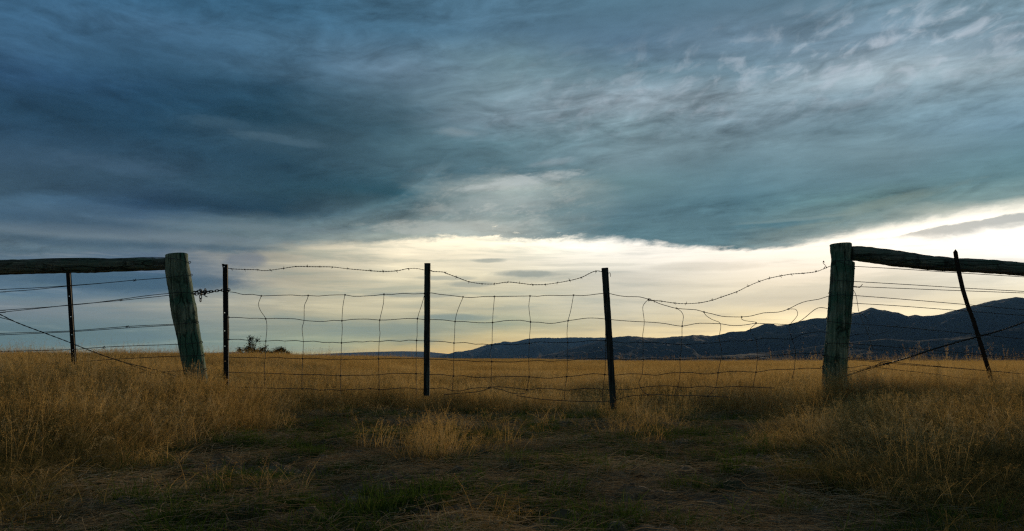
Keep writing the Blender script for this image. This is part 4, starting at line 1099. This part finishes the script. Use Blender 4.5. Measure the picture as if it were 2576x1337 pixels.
# single taller stalks
x, y = rand_field(2600, 5.5, 34); k = (rng.random(len(x)) < .35+.65*sstep(np.abs(x+.3)/y, .12, .4)) & (track(x, y) < .3); x, y = x[k], y[k]
a5 = inst(x, y, .85+.5*rng.random(len(x)), 1.0+0*x, .12, 4); a5 = list(a5); a5[3] = a5[3]+7
x, y = rand_field(500, 3.0, 6.2); k = track(x, y) < .2; x, y = x[k], y[k]
a6 = inst(x, y, .7+.3*rng.random(len(x)), .9+0*x, .14, 4); a6 = list(a6); a6[3] = a6[3]+7
for (n_, xa, xb, sa, sb) in ((120, 2.2, 4.6, 1.1, 1.75), (50, -4.6, -2.4, 1.0, 1.45), (60, .8, 2.7, .9, 1.3)):
    x = rng.uniform(xa, xb, n_); y = rng.uniform(6.4, 9.5, n_); x = x*y/6.6
    q = list(inst(x, y, .9+0*x, rng.uniform(sa, sb, n_), .12, 4)); q[3] = q[3]+7
    a6 = cat_(a6, q)
# tussocks left standing in the gateway: (x, y, radius, count, height)
tus = []
for (tx, ty, tr, tn, th) in [(-.36, 4.1, .24, 9, .85), (-.55, 4.5, .2, 6, .8), (-.15, 4.4, .25, 5, .6), (-.12, 2.35, .15, 7, .3), (.75, 4.9, .6, 7, .45), (.2, 5.5, .6, 12, .4), (-.5, 5.7, .4, 7, .4), (.8, 6.35, .12, 9, .6), (1.3, 6.5, .4, 12, .6),
                             (-1.0, 2.9, .25, 6, .4), (1.0, 5.8, .4, 16, .5)]:
    x = tx+rng.normal(size=tn)*tr*.5; y = ty+rng.normal(size=tn)*tr*.5
    tus.append(inst(x, y, .75+.4*rng.random(tn), th*(.6+.7*rng.random(tn)), .25, 9))
# rank growth round the post feet
for (tx, ty, tr, tn, th) in [(2.72, 6.25, .25, 60, 1.35), (3.0, 6.3, .35, 50, 1.3), (-2.55, 6.2, .2, 30, 1.2), (3.9, 6.2, .5, 60, 1.25)]:
    x = tx+rng.normal(size=tn)*tr*.6; y = ty+rng.normal(size=tn)*tr*.4
    tus.append(inst(x, y, .9+.5*rng.random(tn), th+0*x, .2, 7))
P_, R_, S_, I_ = cat_(a1, a2, a3, a4, a5, a6, *tus)
# collection children are read in name order, so index by the sorted names
order = sorted(range(len(allsrc)), key=lambda i: allsrc[i].name); inv = {o: i for i, o in enumerate(order)}
I_ = np.array([inv[int(i)] for i in I_])
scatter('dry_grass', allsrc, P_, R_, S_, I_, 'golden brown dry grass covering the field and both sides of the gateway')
# short green turf in the gateway
turf = [src('turf_tuft', clump(300+i, 60, .025, .075, .07, .6, 0, .0016, .8), M_GREEN) for i in range(5)]
x, y = rand_field(14000, 1.4, 7.2); k = (fbm(x*3.6, y*3.6, 90, 4, .65) > .515) & (rng.random(len(x)) < .15+.85*track(x, y)); x, y = x[k], y[k]
P_, R_, S_, I_ = inst(x, y, .7+.7*rng.random(len(x)), .7+.8*rng.random(len(x)), .2, 5)
scatter('green_turf', turf, P_, R_, S_, I_, 'short dark green turf in patches on the bare gateway ground')
# flattened straw
def litter(seed, n, rad):
    rg = np.random.default_rng(seed); f = Fast()
    for _ in range(n):
        r = rad*math.sqrt(rg.random()); t = rg.random()*6.283; d = rg.random()*6.283; L_ = rg.uniform(.03, .14)
        b = V((r*math.cos(t), r*math.sin(t), rg.uniform(.001, .02))); bend = rg.normal()*.35; lift = abs(rg.normal())*.25
        P = [b+V((math.cos(d+bend*q)*L_*q, math.sin(d+bend*q)*L_*q, L_*lift*q*(1.3-q))) for q in (0, .33, .66, 1)]
        f.rib(P, rg.uniform(.0005, .0013), V((-math.sin(d)*.8, math.cos(d)*.8, .6)))
    return f
lit = [src('straw_patch', litter(400+i, 60, .16), M_PALE) for i in range(5)]
x, y = rand_field(7000, 1.4, 7.0); k = rng.random(len(x)) < .25+.75*track(x, y); x, y = x[k], y[k]
P_, R_, S_, I_ = inst(x, y, .7+.7*rng.random(len(x)), 1+0*x, .06, 5)
scatter('straw_litter', lit, P_, R_, S_, I_, 'pale bleached straw lying flat on the bare soil of the gateway')

# small stones and crumbs of soil
M_STONE, NS_ = mat('stone'); finish(NS_, principled(NS_, NS_.ramp(NS_.n('ShaderNodeObjectInfo').outputs['Random'], [(0, (.06, .045, .035)), (.6, (.16, .125, .095)), (1, (.34, .30, .25))]), .9))
def stone(seed):
    rg = random.Random(seed); bm = bmesh.new(); bmesh.ops.create_icosphere(bm, subdivisions=2, radius=.012)
    off = Vector((rg.random()*9, rg.random()*9, 0))
    from mathutils import noise as mn
    for v in bm.verts: v.co *= 1+.7*mn.noise(v.co*90+off); v.co.z *= .6
    me = bpy.data.meshes.new('stone'); bm.to_mesh(me); bm.free(); me.materials.append(M_STONE)
    return bpy.data.objects.new('stone', me)
st_ = [stone(i) for i in range(5)]
x, y = rand_field(4200, 1.4, 7.0); k = rng.random(len(x)) < track(x, y)*(fbm(x*1.7, y*1.7, 51, 3) > .45); x, y = x[k], y[k]
P_, R_, S_, I_ = inst(x, y, .25+1.3*rng.random(len(x))**3, 1+0*x, .5, 5)
scatter('small_stones', st_, P_, R_, S_, I_, 'small stones and crumbs of soil strewn on the bare gateway ground')

# ------------------------------------------------------------------ air
HAZE_DENS = 0.000042
hz_me = bpy.data.meshes.new('haze'); bm = bmesh.new(); bmesh.ops.create_cube(bm, size=1.0)
for v in bm.verts: v.co = Vector((v.co.x*21600, 2000+v.co.y*16400, -45+(v.co.z+.5)*650))
bm.to_mesh(hz_me); bm.free()
hm, N = mat('haze_air')
pv = N.n('ShaderNodeVolumePrincipled'); pv.inputs['Color'].default_value = (.22, .50, 1.0, 1); pv.inputs['Density'].default_value = HAZE_DENS
pv.inputs['Anisotropy'].default_value = .2
o_ = N.n('ShaderNodeOutputMaterial'); N.nt.links.new(pv.outputs[0], o_.inputs['Volume'])
haze = link('haze', hz_me, hm, smooth=False); tag(haze, kind='stuff')
